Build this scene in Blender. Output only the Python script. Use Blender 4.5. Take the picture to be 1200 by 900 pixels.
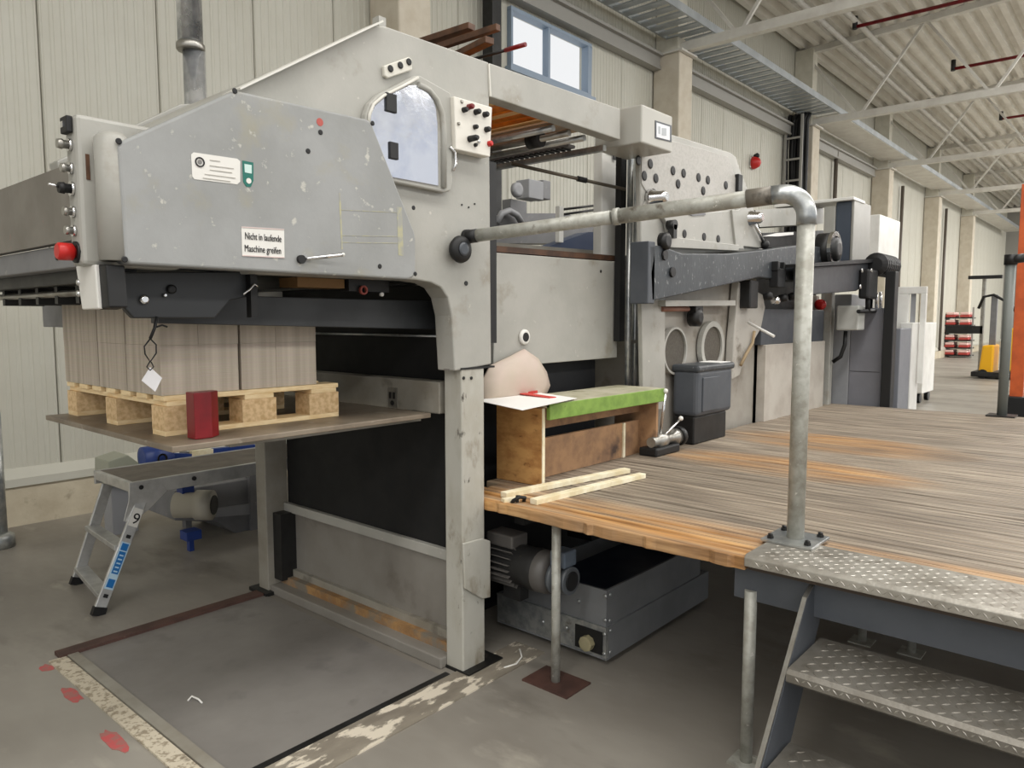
import bpy, bmesh, math, random
from mathutils import Vector, Matrix

random.seed(7)
for _o in list(bpy.data.objects):
    bpy.data.objects.remove(_o)
SC = bpy.context.scene
COL = SC.collection

# ------------------------------------------------------------------ camera
FPX, CX, CY, HCAM = 867.0, 600.0, 450.0, 1.55
PITCH, YAW = math.radians(5.075), math.radians(41.01)
cam_d = bpy.data.cameras.new('camera')
cam_d.sensor_width = 36.0
cam_d.lens = FPX / 1200.0 * 36.0
cam_d.clip_end = 200
cam = bpy.data.objects.new('camera', cam_d)
COL.objects.link(cam)
cam.location = (0, 0, HCAM)
cam.rotation_euler = (math.pi / 2 - PITCH, 0, YAW - math.pi / 2)
SC.camera = cam

# ------------------------------------------------------------------ light
SC.view_settings.view_transform = 'Standard'
SC.view_settings.look = 'None'
SC.view_settings.gamma = 1.0
SC.view_settings.use_curve_mapping = False
SC.view_settings.exposure = 0.06
world = bpy.data.worlds.new('hall_daylight')
SC.world = world
world.use_nodes = True
world.node_tree.nodes['Background'].inputs[0].default_value = (0.97, 0.985, 1.0, 1)
world.node_tree.nodes['Background'].inputs[1].default_value = 0.92


def roof_light(name, loc, sx, sy, power, color=(1, 0.985, 0.955)):
    d = bpy.data.lights.new(name, 'AREA')
    d.shape = 'RECTANGLE'
    d.size, d.size_y, d.energy, d.color = sx, sy, power, color
    o = bpy.data.objects.new(name, d)
    COL.objects.link(o)
    o.location = loc
    return o


# the hall's two continuous roof light bands, running along the building
roof_light('roof_and_fill_light', (14, -0.6, 7.35), 62, 1.6, 2500)
roof_light('roof_and_fill_light', (14, -7.5, 7.35), 62, 1.6, 3100)
roof_light('roof_and_fill_light', (33, -3.5, 7.35), 24, 1.6, 2600)  # extra fill light added to brighten the far floor, not a known roof band


# ------------------------------------------------------------------ pixel helpers: a sight line cut with a real plane of the place
def ray(u, v):
    r, up = (u - CX) / FPX, -(v - CY) / FPX
    cp, sp = math.cos(PITCH), math.sin(PITCH)
    fh, z = cp + up * sp, -sp + up * cp
    return Vector((r * math.sin(YAW) + fh * math.cos(YAW), -r * math.cos(YAW) + fh * math.sin(YAW), z))


def atX(u, v, x):
    d = ray(u, v)
    return Vector((0, 0, HCAM)) + d * (x / d.x)


def atY(u, v, y):
    d = ray(u, v)
    return Vector((0, 0, HCAM)) + d * (y / d.y)


def atZ(u, v, z):
    d = ray(u, v)
    return Vector((0, 0, HCAM)) + d * ((z - HCAM) / d.z)


V = Vector


# ------------------------------------------------------------------ mesh builder
class MB:
    def __init__(self):
        self.v, self.f, self.s = [], [], []

    def add(self, vs, fs, smooth=False):
        b = len(self.v)
        self.v += [V(p) for p in vs]
        self.f += [[i + b for i in f] for f in fs]
        self.s += [smooth] * len(fs)
        return self

    def box(self, x0, x1, y0, y1, z0, z1):
        vs = [(x, y, z) for z in (z0, z1) for y in (y0, y1) for x in (x0, x1)]
        return self.add(vs, [(0, 2, 3, 1), (4, 5, 7, 6), (0, 1, 5, 4), (2, 6, 7, 3), (0, 4, 6, 2), (1, 3, 7, 5)])

    def bar(self, p0, p1, w, h, up=(0, 0, 1)):
        p0, p1 = V(p0), V(p1)
        d = (p1 - p0).normalized()
        up = V(up)
        s = d.cross(up)
        if s.length < 1e-4:
            s = d.cross(V((1, 0, 0)))
        s.normalize()
        u = s.cross(d).normalized()
        vs = []
        for p in (p0, p1):
            for a, b in ((-1, -1), (1, -1), (1, 1), (-1, 1)):
                vs.append(p + s * (a * w / 2) + u * (b * h / 2))
        return self.add(vs, [(3, 2, 1, 0), (4, 5, 6, 7), (0, 1, 5, 4), (1, 2, 6, 5), (2, 3, 7, 6), (3, 0, 4, 7)])

    def prism(self, pts, vec):
        pts = [V(p) for p in pts]
        n = len(pts)
        vs = pts + [p + V(vec) for p in pts]
        fs = [list(range(n)), list(range(2 * n - 1, n - 1, -1))]
        for i in range(n):
            j = (i + 1) % n
            fs.append([i, j, j + n, i + n])
        return self.add(vs, fs)

    def lathe(self, p0, axis, prof, n=20, smooth=True, cap=True):
        p0, ax = V(p0), V(axis).normalized()
        t = V((0, 0, 1)) if abs(ax.z) < .9 else V((1, 0, 0))
        a = ax.cross(t).normalized()
        b = ax.cross(a).normalized()
        base = len(self.v)
        for (h, r) in prof:
            for k in range(n):
                q = 2 * math.pi * k / n
                self.v.append(p0 + ax * h + a * (r * math.cos(q)) + b * (r * math.sin(q)))
        for i in range(len(prof) - 1):
            for k in range(n):
                m = (k + 1) % n
                self.f.append([base + i * n + k, base + i * n + m, base + (i + 1) * n + m, base + (i + 1) * n + k])
                self.s.append(smooth)
        if cap:
            self.f.append([base + k for k in range(n)][::-1])
            self.s.append(False)
            e = base + (len(prof) - 1) * n
            self.f.append([e + k for k in range(n)])
            self.s.append(False)
        return self

    def cyl(self, p0, p1, r, n=18, r2=None):
        d = V(p1) - V(p0)
        L = d.length
        return self.lathe(p0, d, [(0, r), (L, r if r2 is None else r2)], n)

    def tube(self, pts, r, n=10):
        pts = [V(p) for p in pts]
        base = len(self.v)
        prev = None
        for i, p in enumerate(pts):
            d = (pts[min(i + 1, len(pts) - 1)] - pts[max(i - 1, 0)]).normalized()
            if prev is None:
                t = V((0, 0, 1)) if abs(d.z) < .9 else V((1, 0, 0))
                a = d.cross(t).normalized()
            else:
                a = (prev - d * prev.dot(d)).normalized()
            prev = a
            b = d.cross(a)
            for k in range(n):
                q = 2 * math.pi * k / n
                self.v.append(p + a * (r * math.cos(q)) + b * (r * math.sin(q)))
        for i in range(len(pts) - 1):
            for k in range(n):
                m = (k + 1) % n
                self.f.append([base + i * n + k, base + i * n + m, base + (i + 1) * n + m, base + (i + 1) * n + k])
                self.s.append(True)
        self.f.append([base + k for k in range(n)][::-1])
        self.f.append([base + (len(pts) - 1) * n + k for k in range(n)])
        self.s += [False, False]
        return self

    def ring(self, c, axis, ro, ri, h, n=28):
        prof = [(0, ri), (0, ro), (h, ro), (h, ri), (0, ri)]
        return self.lathe(c, axis, prof, n, smooth=False, cap=False)

    def sphere(self, c, r, n=14, sx=1, sy=1, sz=1):
        base = len(self.v)
        m = n // 2
        for i in range(m + 1):
            th = math.pi * i / m
            for k in range(n):
                q = 2 * math.pi * k / n
                self.v.append(V((c[0] + r * sx * math.sin(th) * math.cos(q), c[1] + r * sy * math.sin(th) * math.sin(q), c[2] + r * sz * math.cos(th))))
        for i in range(m):
            for k in range(n):
                q = (k + 1) % n
                self.f.append([base + i * n + k, base + (i + 1) * n + k, base + (i + 1) * n + q, base + i * n + q])
                self.s.append(True)
        return self

    def mesh(self, name, off=(0, 0, 0)):
        off = V(off)
        me = bpy.data.meshes.new(name)
        me.from_pydata([p - off for p in self.v], [], self.f)
        for p, s in zip(me.polygons, self.s):
            p.use_smooth = s
        bm = bmesh.new()
        bm.from_mesh(me)
        bmesh.ops.remove_doubles(bm, verts=bm.verts, dist=1e-5)
        bmesh.ops.recalc_face_normals(bm, faces=bm.faces)
        bm.to_mesh(me)
        bm.free()
        return me


def wloc(o):
    p = V((0, 0, 0))
    while o is not None:
        p = p + o.location
        o = o.parent
    return p


def link(name, me, mat, parent=None, loc=(0, 0, 0), bevel=0.0, seg=2):
    o = bpy.data.objects.new(name, me)
    COL.objects.link(o)
    if mat is not None and not me.materials:
        me.materials.append(mat)
    if parent is not None:
        o.parent = parent
    o.location = loc
    if bevel:
        m = o.modifiers.new('bevel', 'BEVEL')
        m.width, m.segments, m.limit_method, m.angle_limit = bevel, seg, 'ANGLE', math.radians(40)
        m.harden_normals = False
    return o


def part(name, mb, mat, parent, bevel=0.0, seg=2, label=None, kind=None):
    o = link(name, mb.mesh(name, wloc(parent)), mat, parent, bevel=bevel, seg=seg)
    if label:
        o['label'] = label
    if kind:
        o['kind'] = kind
    return o


def piece(name, me, mat, parent, pos, rot=None, scale=None):
    """one of many alike pieces that share mesh data"""
    o = link(name, me, mat, parent)
    o.location = V(pos) - wloc(parent)
    if rot is not None:
        o.rotation_euler = rot
    if scale is not None:
        o.scale = scale
    return o


def tag(o, label, cat, group=None):
    o['label'], o['category'] = label, cat
    if group:
        o['group'] = group
    return o


def thing(name, label, cat, loc, group=None):
    o = bpy.data.objects.new(name, None)
    o.empty_display_size = .1
    COL.objects.link(o)
    o.location = loc
    return tag(o, label, cat, group)


def solo(name, mb, mat, label, cat, base, group=None, bevel=0.0, seg=2):
    """a thing that is one mesh; its origin at base"""
    o = link(name, mb.mesh(name, base), mat, None, base, bevel, seg)
    return tag(o, label, cat, group)


def struct(name, mb, mat, label=None, bevel=0.0):
    o = link(name, mb.mesh(name), mat, None, (0, 0, 0), bevel)
    o['kind'] = 'structure'
    if label:
        o['label'] = label
    return o


def lettering(name, s, size, origin, right, up, mat, parent, align='LEFT', sx=1.0):
    cu = bpy.data.curves.new(name, 'FONT')
    cu.body, cu.size, cu.extrude, cu.align_x, cu.resolution_u = s, size, 0.0006, align, 3
    tmp = bpy.data.objects.new(name, cu)
    COL.objects.link(tmp)
    bpy.context.view_layer.update()
    me = bpy.data.meshes.new_from_object(tmp.evaluated_get(bpy.context.evaluated_depsgraph_get()))
    bpy.data.objects.remove(tmp)
    r, u = V(right).normalized(), V(up).normalized()
    n = r.cross(u)
    M = Matrix(((r.x * sx, u.x, n.x), (r.y * sx, u.y, n.y), (r.z * sx, u.z, n.z))).to_4x4()
    me.transform(M)
    me.materials.clear()
    o = link(name, me, mat, parent)
    o.location = V(origin) - wloc(parent)
    return o


# ------------------------------------------------------------------ materials
def lin(c):
    out = []
    for x in c:
        x = x / 255.0
        out.append(x / 12.92 if x <= .04045 else ((x + .055) / 1.055) ** 2.4)
    return (out[0], out[1], out[2], 1.0)


MATS = {}


def mat(name, base, rough=.5, metal=0.0, mottle=None, dirt=None, bump=None, spec=.5, rnd=0.0, stretch=(1, 1, 1), wear=None, coords='Object'):
    """procedural paint / metal / wood.  mottle=(colour, scale, lo, hi)  dirt / wear likewise (patchy)  bump=(scale, strength)"""
    if name in MATS:
        return MATS[name]
    m = bpy.data.materials.new(name)
    m.use_nodes = True
    nt = m.node_tree
    N, L = nt.nodes, nt.links
    bs = N['Principled BSDF']
    tc = N.new('ShaderNodeTexCoord')
    mp = N.new('ShaderNodeMapping')
    mp.inputs['Scale'].default_value = stretch
    L.new(tc.outputs[coords], mp.inputs['Vector'])
    vec = mp.outputs['Vector']
    rgb = N.new('ShaderNodeRGB')
    rgb.outputs[0].default_value = lin(base)
    col = rgb.outputs[0]

    def noise(scale, detail=5, rough_=.6):
        n = N.new('ShaderNodeTexNoise')
        n.inputs['Scale'].default_value = scale
        n.inputs['Detail'].default_value = detail
        n.inputs['Roughness'].default_value = rough_
        L.new(vec, n.inputs['Vector'])
        return n.outputs['Fac']

    def mask(fac, lo, hi):
        r = N.new('ShaderNodeMapRange')
        r.inputs['From Min'].default_value, r.inputs['From Max'].default_value = lo, hi
        L.new(fac, r.inputs['Value'])
        return r.outputs['Result']

    def mix(c1, c2, fac):
        x = N.new('ShaderNodeMix')
        x.data_type = 'RGBA'
        L.new(fac, x.inputs['Factor'])
        L.new(c1, x.inputs['A'])
        if isinstance(c2, tuple):
            x.inputs['B'].default_value = c2
        else:
            L.new(c2, x.inputs['B'])
        return x.outputs['Result']

    for layer in (mottle, dirt, wear):
        if layer:
            c2, sc, lo, hi = layer
            col = mix(col, lin(c2), mask(noise(sc), lo, hi))
    if rnd:
        oi = N.new('ShaderNodeObjectInfo')
        r = N.new('ShaderNodeMapRange')
        r.inputs['To Min'].default_value, r.inputs['To Max'].default_value = 1 - rnd, 1 + rnd
        L.new(oi.outputs['Random'], r.inputs['Value'])
        h = N.new('ShaderNodeHueSaturation')
        L.new(r.outputs['Result'], h.inputs['Value'])
        L.new(col, h.inputs['Color'])
        col = h.outputs['Color']
    L.new(col, bs.inputs['Base Color'])
    bs.inputs['Metallic'].default_value = metal
    bs.inputs['Specular IOR Level'].default_value = spec
    rn = noise(9, 3)
    rr = N.new('ShaderNodeMapRange')
    rr.inputs['To Min'].default_value, rr.inputs['To Max'].default_value = max(.03, rough - .12), min(1, rough + .12)
    L.new(rn, rr.inputs['Value'])
    L.new(rr.outputs['Result'], bs.inputs['Roughness'])
    if bump:
        bn = N.new('ShaderNodeBump')
        bn.inputs['Strength'].default_value = bump[1]
        bn.inputs['Distance'].default_value = .01
        L.new(noise(bump[0], 4), bn.inputs['Height'])
        L.new(bn.outputs['Normal'], bs.inputs['Normal'])
    MATS[name] = m
    return m


def emit(name, c, strength):
    m = bpy.data.materials.new(name)
    m.use_nodes = True
    b = m.node_tree.nodes['Principled BSDF']
    b.inputs['Base Color'].default_value = lin(c)
    b.inputs['Emission Color'].default_value = lin(c)
    b.inputs['Emission Strength'].default_value = strength
    return m


paint = mat('machine_grey_paint', (170, 168, 161), .42, mottle=((156, 155, 148), 2.2, .4, .65), dirt=((132, 124, 106), 5, .58, .8), wear=((190, 187, 178), 22, .66, .72), bump=(60, .05))
paint_cover = mat('cover_grey_paint', (152, 153, 152), .45, mottle=((140, 141, 139), 3, .4, .62), dirt=((152, 147, 126), 4, .58, .78), wear=((186, 184, 176), 24, .64, .7), bump=(70, .05))
paint_post = mat('worn_post_paint', (178, 176, 167), .5, mottle=((166, 162, 150), 6, .45, .65), dirt=((118, 106, 86), 7, .56, .72), wear=((66, 60, 52), 22, .64, .72), bump=(40, .1), stretch=(1, 1, .5))
paint_dirty = mat('greasy_grey_paint', (150, 146, 136), .5, mottle=((128, 122, 110), 3, .4, .65), dirt=((64, 56, 46), 4, .6, .78), bump=(40, .1))
press_paint = mat('press_body_paint', (162, 157, 148), .5, mottle=((146, 140, 130), 3, .4, .65), dirt=((112, 103, 90), 5, .58, .78), bump=(40, .06))
paint_mid = mat('mid_grey_paint', (122, 122, 124), .5, mottle=((108, 108, 110), 4, .4, .65), dirt=((150, 148, 142), 20, .66, .74))
panel_mid = mat('lower_panel_paint', (134, 130, 123), .5, mottle=((122, 117, 110), 3, .4, .65), dirt=((92, 84, 74), 3, .62, .82))
paint_dark = mat('dark_grey_paint', (62, 66, 70), .45, mottle=((50, 54, 58), 5, .4, .65), dirt=((134, 136, 136), 46, .6, .68), bump=(40, .1), stretch=(1, 1, .45))
paint_slate = mat('slate_grey_paint', (76, 80, 86), .5, mottle=((66, 70, 76), 4, .4, .65))
dark_steel = mat('dark_oily_steel', (40, 40, 40), .45, .3, mottle=((26, 25, 24), 6, .4, .65), dirt=((84, 78, 70), 14, .66, .76))
black = mat('black_rubber', (14, 14, 15), .55)
black_curtain = mat('black_curtain', (8, 8, 9), .75, mottle=((14, 14, 15), 5, .45, .7))
steel = mat('bare_steel', (170, 168, 162), .35, .8, mottle=((140, 136, 128), 9, .4, .65))
galv = mat('galvanised_steel', (186, 188, 186), .34, .75, mottle=((150, 154, 156), 14, .42, .6), dirt=((120, 116, 108), 9, .62, .74))
duct_m = mat('duct_steel', (232, 234, 236), .24, .75, mottle=((160, 163, 166), 5, .4, .6))
alu = mat('aluminium', (200, 200, 198), .38, .7, mottle=((176, 176, 174), 9, .4, .65))
rail_m = mat('rail_galvanised', (178, 178, 170), .5, .25, mottle=((150, 148, 138), 16, .42, .62), dirt=((104, 96, 84), 12, .62, .74), wear=((214, 212, 204), 40, .64, .7))
chrome = mat('chrome', (215, 215, 215), .12, 1.0)
red_m = mat('red_plastic', (190, 34, 30), .4)
red_dark = mat('dark_red_paint', (132, 18, 28), .35, mottle=((112, 14, 22), 8, .4, .6))
white_m = mat('white_plastic', (222, 220, 214), .4)
white_pan = mat('white_enamel', (228, 227, 222), .4, mottle=((214, 212, 206), 3, .4, .65))
blue_m = mat('blue_paint', (38, 62, 128), .4)
blue_sticker = mat('blue_sticker', (24, 110, 180), .4)
teal_m = mat('teal_sticker', (20, 104, 92), .4)
ink = mat('black_ink', (20, 18, 20), .6)
orange_roll = mat('orange_roller', (226, 140, 34), .45, mottle=((200, 112, 22), 6, .4, .6))
brown_bar = mat('brown_wood_bar', (92, 62, 42), .6, mottle=((66, 44, 30), 10, .4, .6))
yellow_m = mat('yellow_paint', (236, 176, 20), .4)
orange_m = mat('orange_rack_paint', (206, 96, 44), .45, mottle=((186, 84, 40), 5, .4, .6), dirt=((120, 70, 46), 12, .66, .76))
pallet_m = mat('pallet_wood', (240, 216, 172), .65, mottle=((226, 196, 146), 14, .4, .62), rnd=.08, stretch=(1, 1, 5), bump=(50, .1))
block_m = mat('pallet_block', (224, 194, 150), .8, mottle=((198, 164, 118), 55, .4, .62), rnd=.08, bump=(90, .2))
lath_m = mat('white_lath', (242, 234, 208), .6, mottle=((222, 208, 170), 12, .4, .62))
ply_m = mat('plywood', (206, 158, 98), .6, mottle=((178, 128, 74), 9, .42, .62), dirt=((128, 86, 48), 17, .62, .72), stretch=(1, 1, 2.2), bump=(40, .1))
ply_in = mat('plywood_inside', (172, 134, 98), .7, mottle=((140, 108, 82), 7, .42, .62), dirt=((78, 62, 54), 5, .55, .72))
green_m = mat('green_paint', (128, 160, 70), .55, mottle=((110, 142, 58), 12, .4, .6), dirt=((96, 112, 50), 30, .64, .72))
green_top = mat('green_worn_top', (184, 178, 158), .6, mottle=((162, 158, 132), 8, .4, .6), dirt=((128, 122, 96), 16, .6, .72))
paper_m = mat('paper', (240, 238, 234), .6)
cloth_m = mat('beige_plastic_bag', (190, 176, 160), .5, mottle=((196, 178, 166), 5, .4, .6))
concrete_col = mat('column_concrete', (204, 196, 180), .8, mottle=((192, 182, 164), 4, .4, .65), bump=(40, .1))
column_steel = mat('column_steel', (214, 210, 196), .6, mottle=((196, 192, 176), 3, .4, .65))
truss_m = mat('truss_paint', (212, 210, 202), .5, mottle=((198, 194, 186), 3, .4, .65))
deck_roof = mat('roof_deck_metal', (224, 221, 212), .5, mottle=((212, 208, 198), 2, .4, .65))
panel_wall = mat('sandwich_panel', (192, 190, 178), .5, mottle=((186, 183, 170), 1.3, .4, .65), rnd=.015)
panel_low = mat('girt_grey', (150, 148, 142), .5)
plinth_m = mat('concrete_plinth', (196, 186, 164), .85, mottle=((176, 164, 142), 3, .4, .65), dirt=((150, 138, 118), 8, .6, .75), bump=(30, .15))
floor_m = mat('concrete_floor', (148, 143, 134), .42, mottle=((118, 112, 104), 1.1, .36, .66), dirt=((96, 90, 82), 2.6, .56, .8), wear=((166, 160, 148), 4.5, .6, .78), bump=(14, .06), stretch=(1.0, .45, 1))
pit_m = mat('pit_plate_steel', (134, 130, 125), .45, .1, mottle=((118, 114, 110), 1.6, .36, .66), dirt=((100, 96, 94), 3.5, .58, .8), bump=(24, .05))
chip_m = mat('flaking_white_edge', (142, 134, 120), .75, mottle=((118, 110, 98), 3, .4, .6), wear=((210, 200, 182), 9, .52, .57), bump=(30, .2), stretch=(.7, 1.6, 1))
speck_m = mat('speckled_edge', (198, 188, 168), .8, mottle=((150, 138, 118), 45, .5, .6), dirt=((120, 108, 92), 12, .6, .7), bump=(60, .2))
rust_m = mat('brown_steel_edge', (84, 58, 50), .6, mottle=((64, 44, 38), 6, .4, .6), dirt=((140, 120, 104), 16, .66, .74))
orange_lath = mat('orange_wood_lath', (166, 128, 82), .7, mottle=((136, 102, 66), 12, .4, .6), dirt=((120, 112, 100), 8, .46, .62))
tread_m = mat('checker_plate', (188, 184, 175), .36, .6, mottle=((146, 140, 130), 7, .4, .65), dirt=((112, 104, 92), 12, .6, .74), bump=(120, .1))
step_m = mat('stair_tread_steel', (138, 134, 126), .45, .55, mottle=((118, 113, 104), 7, .4, .65), dirt=((92, 86, 76), 12, .58, .74), bump=(120, .1))
hood_m = mat('smoky_hood', (112, 106, 98), .35, mottle=((98, 92, 84), 4, .4, .65), dirt=((150, 84, 82), 6, .6, .68))
tray_m = mat('cable_tray_zinc', (176, 182, 186), .4, .4, mottle=((160, 166, 170), 3, .4, .6))
pinkmark = mat('red_floor_paint', (186, 84, 84), .6, mottle=((160, 104, 98), 30, .45, .55))
silver_film = mat('reflective_film', (208, 211, 220), .13, .95, mottle=((184, 190, 206), 4, .45, .65), bump=(4, .3))
mesh_grey = mat('porthole_mesh', (84, 79, 70), .7, mottle=((76, 70, 62), 90, .45, .55))
bag_grey = mat('cabinet_grey', (150, 151, 154), .5, mottle=((140, 141, 144), 2, .4, .6))
tagp = mat('tag_paper', (214, 212, 214), .6)


def card_material():
    m = bpy.data.materials.new('cardboard_sheet_edges')
    m.use_nodes = True
    nt = m.node_tree
    N, L = nt.nodes, nt.links
    bs = N['Principled BSDF']
    tc = N.new('ShaderNodeTexCoord')
    n1 = N.new('ShaderNodeTexNoise')
    mp = N.new('ShaderNodeMapping')
    mp.inputs['Scale'].default_value = (1.5, 1.5, 420)
    L.new(tc.outputs['Object'], mp.inputs['Vector'])
    L.new(mp.outputs['Vector'], n1.inputs['Vector'])
    n1.inputs['Scale'].default_value = 1
    n2 = N.new('ShaderNodeTexNoise')
    mp2 = N.new('ShaderNodeMapping')
    mp2.inputs['Scale'].default_value = (26, 26, .5)
    L.new(tc.outputs['Object'], mp2.inputs['Vector'])
    L.new(mp2.outputs['Vector'], n2.inputs['Vector'])
    n2.inputs['Scale'].default_value = 1
    ramp = N.new('ShaderNodeValToRGB')
    ramp.color_ramp.elements[0].position = .3
    ramp.color_ramp.elements[0].color = lin((172, 160, 144))
    ramp.color_ramp.elements[1].position = .7
    ramp.color_ramp.elements[1].color = lin((208, 196, 180))
    L.new(n2.outputs['Fac'], ramp.inputs['Fac'])
    mx = N.new('ShaderNodeMix')
    mx.data_type, mx.blend_type = 'RGBA', 'MULTIPLY'
    mx.inputs['Factor'].default_value = .2
    L.new(ramp.outputs['Color'], mx.inputs['A'])
    L.new(n1.outputs['Color'], mx.inputs['B'])
    L.new(mx.outputs['Result'], bs.inputs['Base Color'])
    bs.inputs['Roughness'].default_value = .8
    bn = N.new('ShaderNodeBump')
    bn.inputs['Strength'].default_value = .3
    bn.inputs['Distance'].default_value = .004
    L.new(n1.outputs['Fac'], bn.inputs['Height'])
    L.new(bn.outputs['Normal'], bs.inputs['Normal'])
    return m


card_m = card_material()


def deck_wood_material():
    """grey weathered planks with two patches where fresh orange wood shows through"""
    m = bpy.data.materials.new('deck_planks')
    m.use_nodes = True
    nt = m.node_tree
    N, L = nt.nodes, nt.links
    bs = N['Principled BSDF']
    geo = N.new('ShaderNodeNewGeometry')
    pos = geo.outputs['Position']

    def noise(scale, s=1, detail=5):
        mp = N.new('ShaderNodeMapping')
        mp.inputs['Scale'].default_value = scale
        L.new(pos, mp.inputs['Vector'])
        n = N.new('ShaderNodeTexNoise')
        n.inputs['Scale'].default_value = s
        n.inputs['Detail'].default_value = detail
        L.new(mp.outputs['Vector'], n.inputs['Vector'])
        return n.outputs['Fac']

    def math_(op, a, b=None, clamp=False):
        x = N.new('ShaderNodeMath')
        x.operation, x.use_clamp = op, clamp
        for i, q in enumerate((a, b)):
            if q is None:
                continue
            if isinstance(q, (int, float)):
                x.inputs[i].default_value = q
            else:
                L.new(q, x.inputs[i])
        return x.outputs[0]

    def ramp(fac, stops):
        r = N.new('ShaderNodeValToRGB')
        e = r.color_ramp.elements
        e[0].position, e[0].color = stops[0][0], lin(stops[0][1])
        e[1].position, e[1].color = stops[-1][0], lin(stops[-1][1])
        for p, c in stops[1:-1]:
            k = e.new(p)
            k.color = lin(c)
        L.new(fac, r.inputs['Fac'])
        return r.outputs['Color']

    def mix(a, b, f, mode='MIX'):
        x = N.new('ShaderNodeMix')
        x.data_type, x.blend_type = 'RGBA', mode
        if isinstance(f, float):
            x.inputs['Factor'].default_value = f
        else:
            L.new(f, x.inputs['Factor'])
        L.new(a, x.inputs['A'])
        L.new(b, x.inputs['B'])
        return x.outputs['Result']

    grain = noise((46, 2.2, 40))
    blot = noise((3.2, 1.3, 1))
    c_grey = ramp(grain, [(.3, (98, 88, 76)), (.52, (144, 131, 115)), (.72, (176, 163, 145))])
    c_or = ramp(grain, [(.3, (130, 88, 46)), (.52, (184, 134, 76)), (.72, (212, 166, 104))])
    sep = N.new('ShaderNodeSeparateXYZ')
    L.new(pos, sep.inputs[0])
    X_, Y_ = sep.outputs[0], sep.outputs[1]
    # patch A: the nosing of the planks beside the railing post; patch B: trodden path in front of the press
    a1 = math_('MULTIPLY', math_('SUBTRACT', 2.74, X_), 3.6, True)
    a2 = math_('MULTIPLY', math_('SUBTRACT', Y_, .86), 6.0, True)
    A = math_('MULTIPLY', a1, a2)

    def blob(cx, cy, rx, ry):
        dx = math_('DIVIDE', math_('SUBTRACT', X_, cx), rx)
        dy = math_('DIVIDE', math_('SUBTRACT', Y_, cy), ry)
        d = math_('ADD', math_('MULTIPLY', dx, dx), math_('MULTIPLY', dy, dy))
        return math_('SUBTRACT', 1.25, d, True)

    B = math_('MAXIMUM', blob(3.95, 1.5, .27, .74), blob(4.9, 1.5, .34, .76))
    B = math_('MAXIMUM', B, math_('MULTIPLY', blob(2.62, .2, .14, 1.2), .55))
    M = math_('MAXIMUM', A, B)
    M = math_('MULTIPLY', M, math_('ADD', math_('MULTIPLY', blot, 1.6), .1), True)
    streak = noise((30, .7, 1))
    M = math_('MULTIPLY', M, math_('ADD', math_('MULTIPLY', streak, 2.6), -.45, True), True)
    oi0 = N.new('ShaderNodeObjectInfo')
    M = math_('MULTIPLY', M, math_('ADD', math_('MULTIPLY', oi0.outputs['Random'], .9), .55, True), True)
    col = mix(c_grey, c_or, M)
    dk = noise((1.6, 1.1, 1), 1.5)
    dkm = N.new('ShaderNodeMapRange')
    dkm.inputs['From Min'].default_value, dkm.inputs['From Max'].default_value = .52, .74
    dkm.inputs['To Max'].default_value = .5
    L.new(dk, dkm.inputs['Value'])
    stain = N.new('ShaderNodeRGB')
    stain.outputs[0].default_value = lin((98, 86, 74))
    col = mix(col, stain.outputs[0], dkm.outputs['Result'])
    oi = N.new('ShaderNodeObjectInfo')
    mr = N.new('ShaderNodeMapRange')
    mr.inputs['To Min'].default_value, mr.inputs['To Max'].default_value = .86, 1.12
    L.new(oi.outputs['Random'], mr.inputs['Value'])
    hs = N.new('ShaderNodeHueSaturation')
    L.new(mr.outputs['Result'], hs.inputs['Value'])
    L.new(col, hs.inputs['Color'])
    L.new(hs.outputs['Color'], bs.inputs['Base Color'])
    bs.inputs['Roughness'].default_value = .6
    bn = N.new('ShaderNodeBump')
    bn.inputs['Strength'].default_value = .35
    bn.inputs['Distance'].default_value = .006
    L.new(grain, bn.inputs['Height'])
    L.new(bn.outputs['Normal'], bs.inputs['Normal'])
    return m


deck_m = deck_wood_material()


def glass_material():
    m = bpy.data.materials.new('window_glass')
    m.use_nodes = True
    nt = m.node_tree
    N, L = nt.nodes, nt.links
    out = N['Material Output']
    tr = N.new('ShaderNodeBsdfTransparent')
    tr.inputs[0].default_value = (1, 1, 1, 1)
    gl = N.new('ShaderNodeBsdfGlossy')
    gl.inputs['Roughness'].default_value = .05
    mx = N.new('ShaderNodeMixShader')
    mx.inputs[0].default_value = .03
    L.new(tr.outputs[0], mx.inputs[1])
    L.new(gl.outputs[0], mx.inputs[2])
    L.new(mx.outputs[0], out.inputs[0])
    return m


glass_m = glass_material()
screen_m = mat('screen_face', (214, 216, 220), .3)

# ================================================================== the hall
YW = 6.40
struct('floor', MB().box(-22, 48, -14, 6.6, -.12, 0), floor_m)
XS0, PW = 1.997, .88


def panel_mesh(z0, z1):
    """ribbed sandwich panel, local x 0..PW, front at y 0 facing -y"""
    prof = [(0, .05), (0.004, .012), (0.012, 0)]
    n = 11
    step = (PW - .024) / n
    for k in range(n):
        a = .012 + k * step
        prof += [(a + step * .12, 0), (a + step * .22, .006), (a + step * .78, .006), (a + step * .88, 0)]
    prof += [(PW - .012, 0), (PW - .004, .012), (PW, .05)]
    nn = len(prof)
    vs = [(x, y, z) for z in (z0, z1) for (x, y) in prof]
    fs = [(i, i + 1, i + 1 + nn, i + nn) for i in range(nn - 1)]
    return MB().add(vs, fs).mesh('panel')


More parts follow.
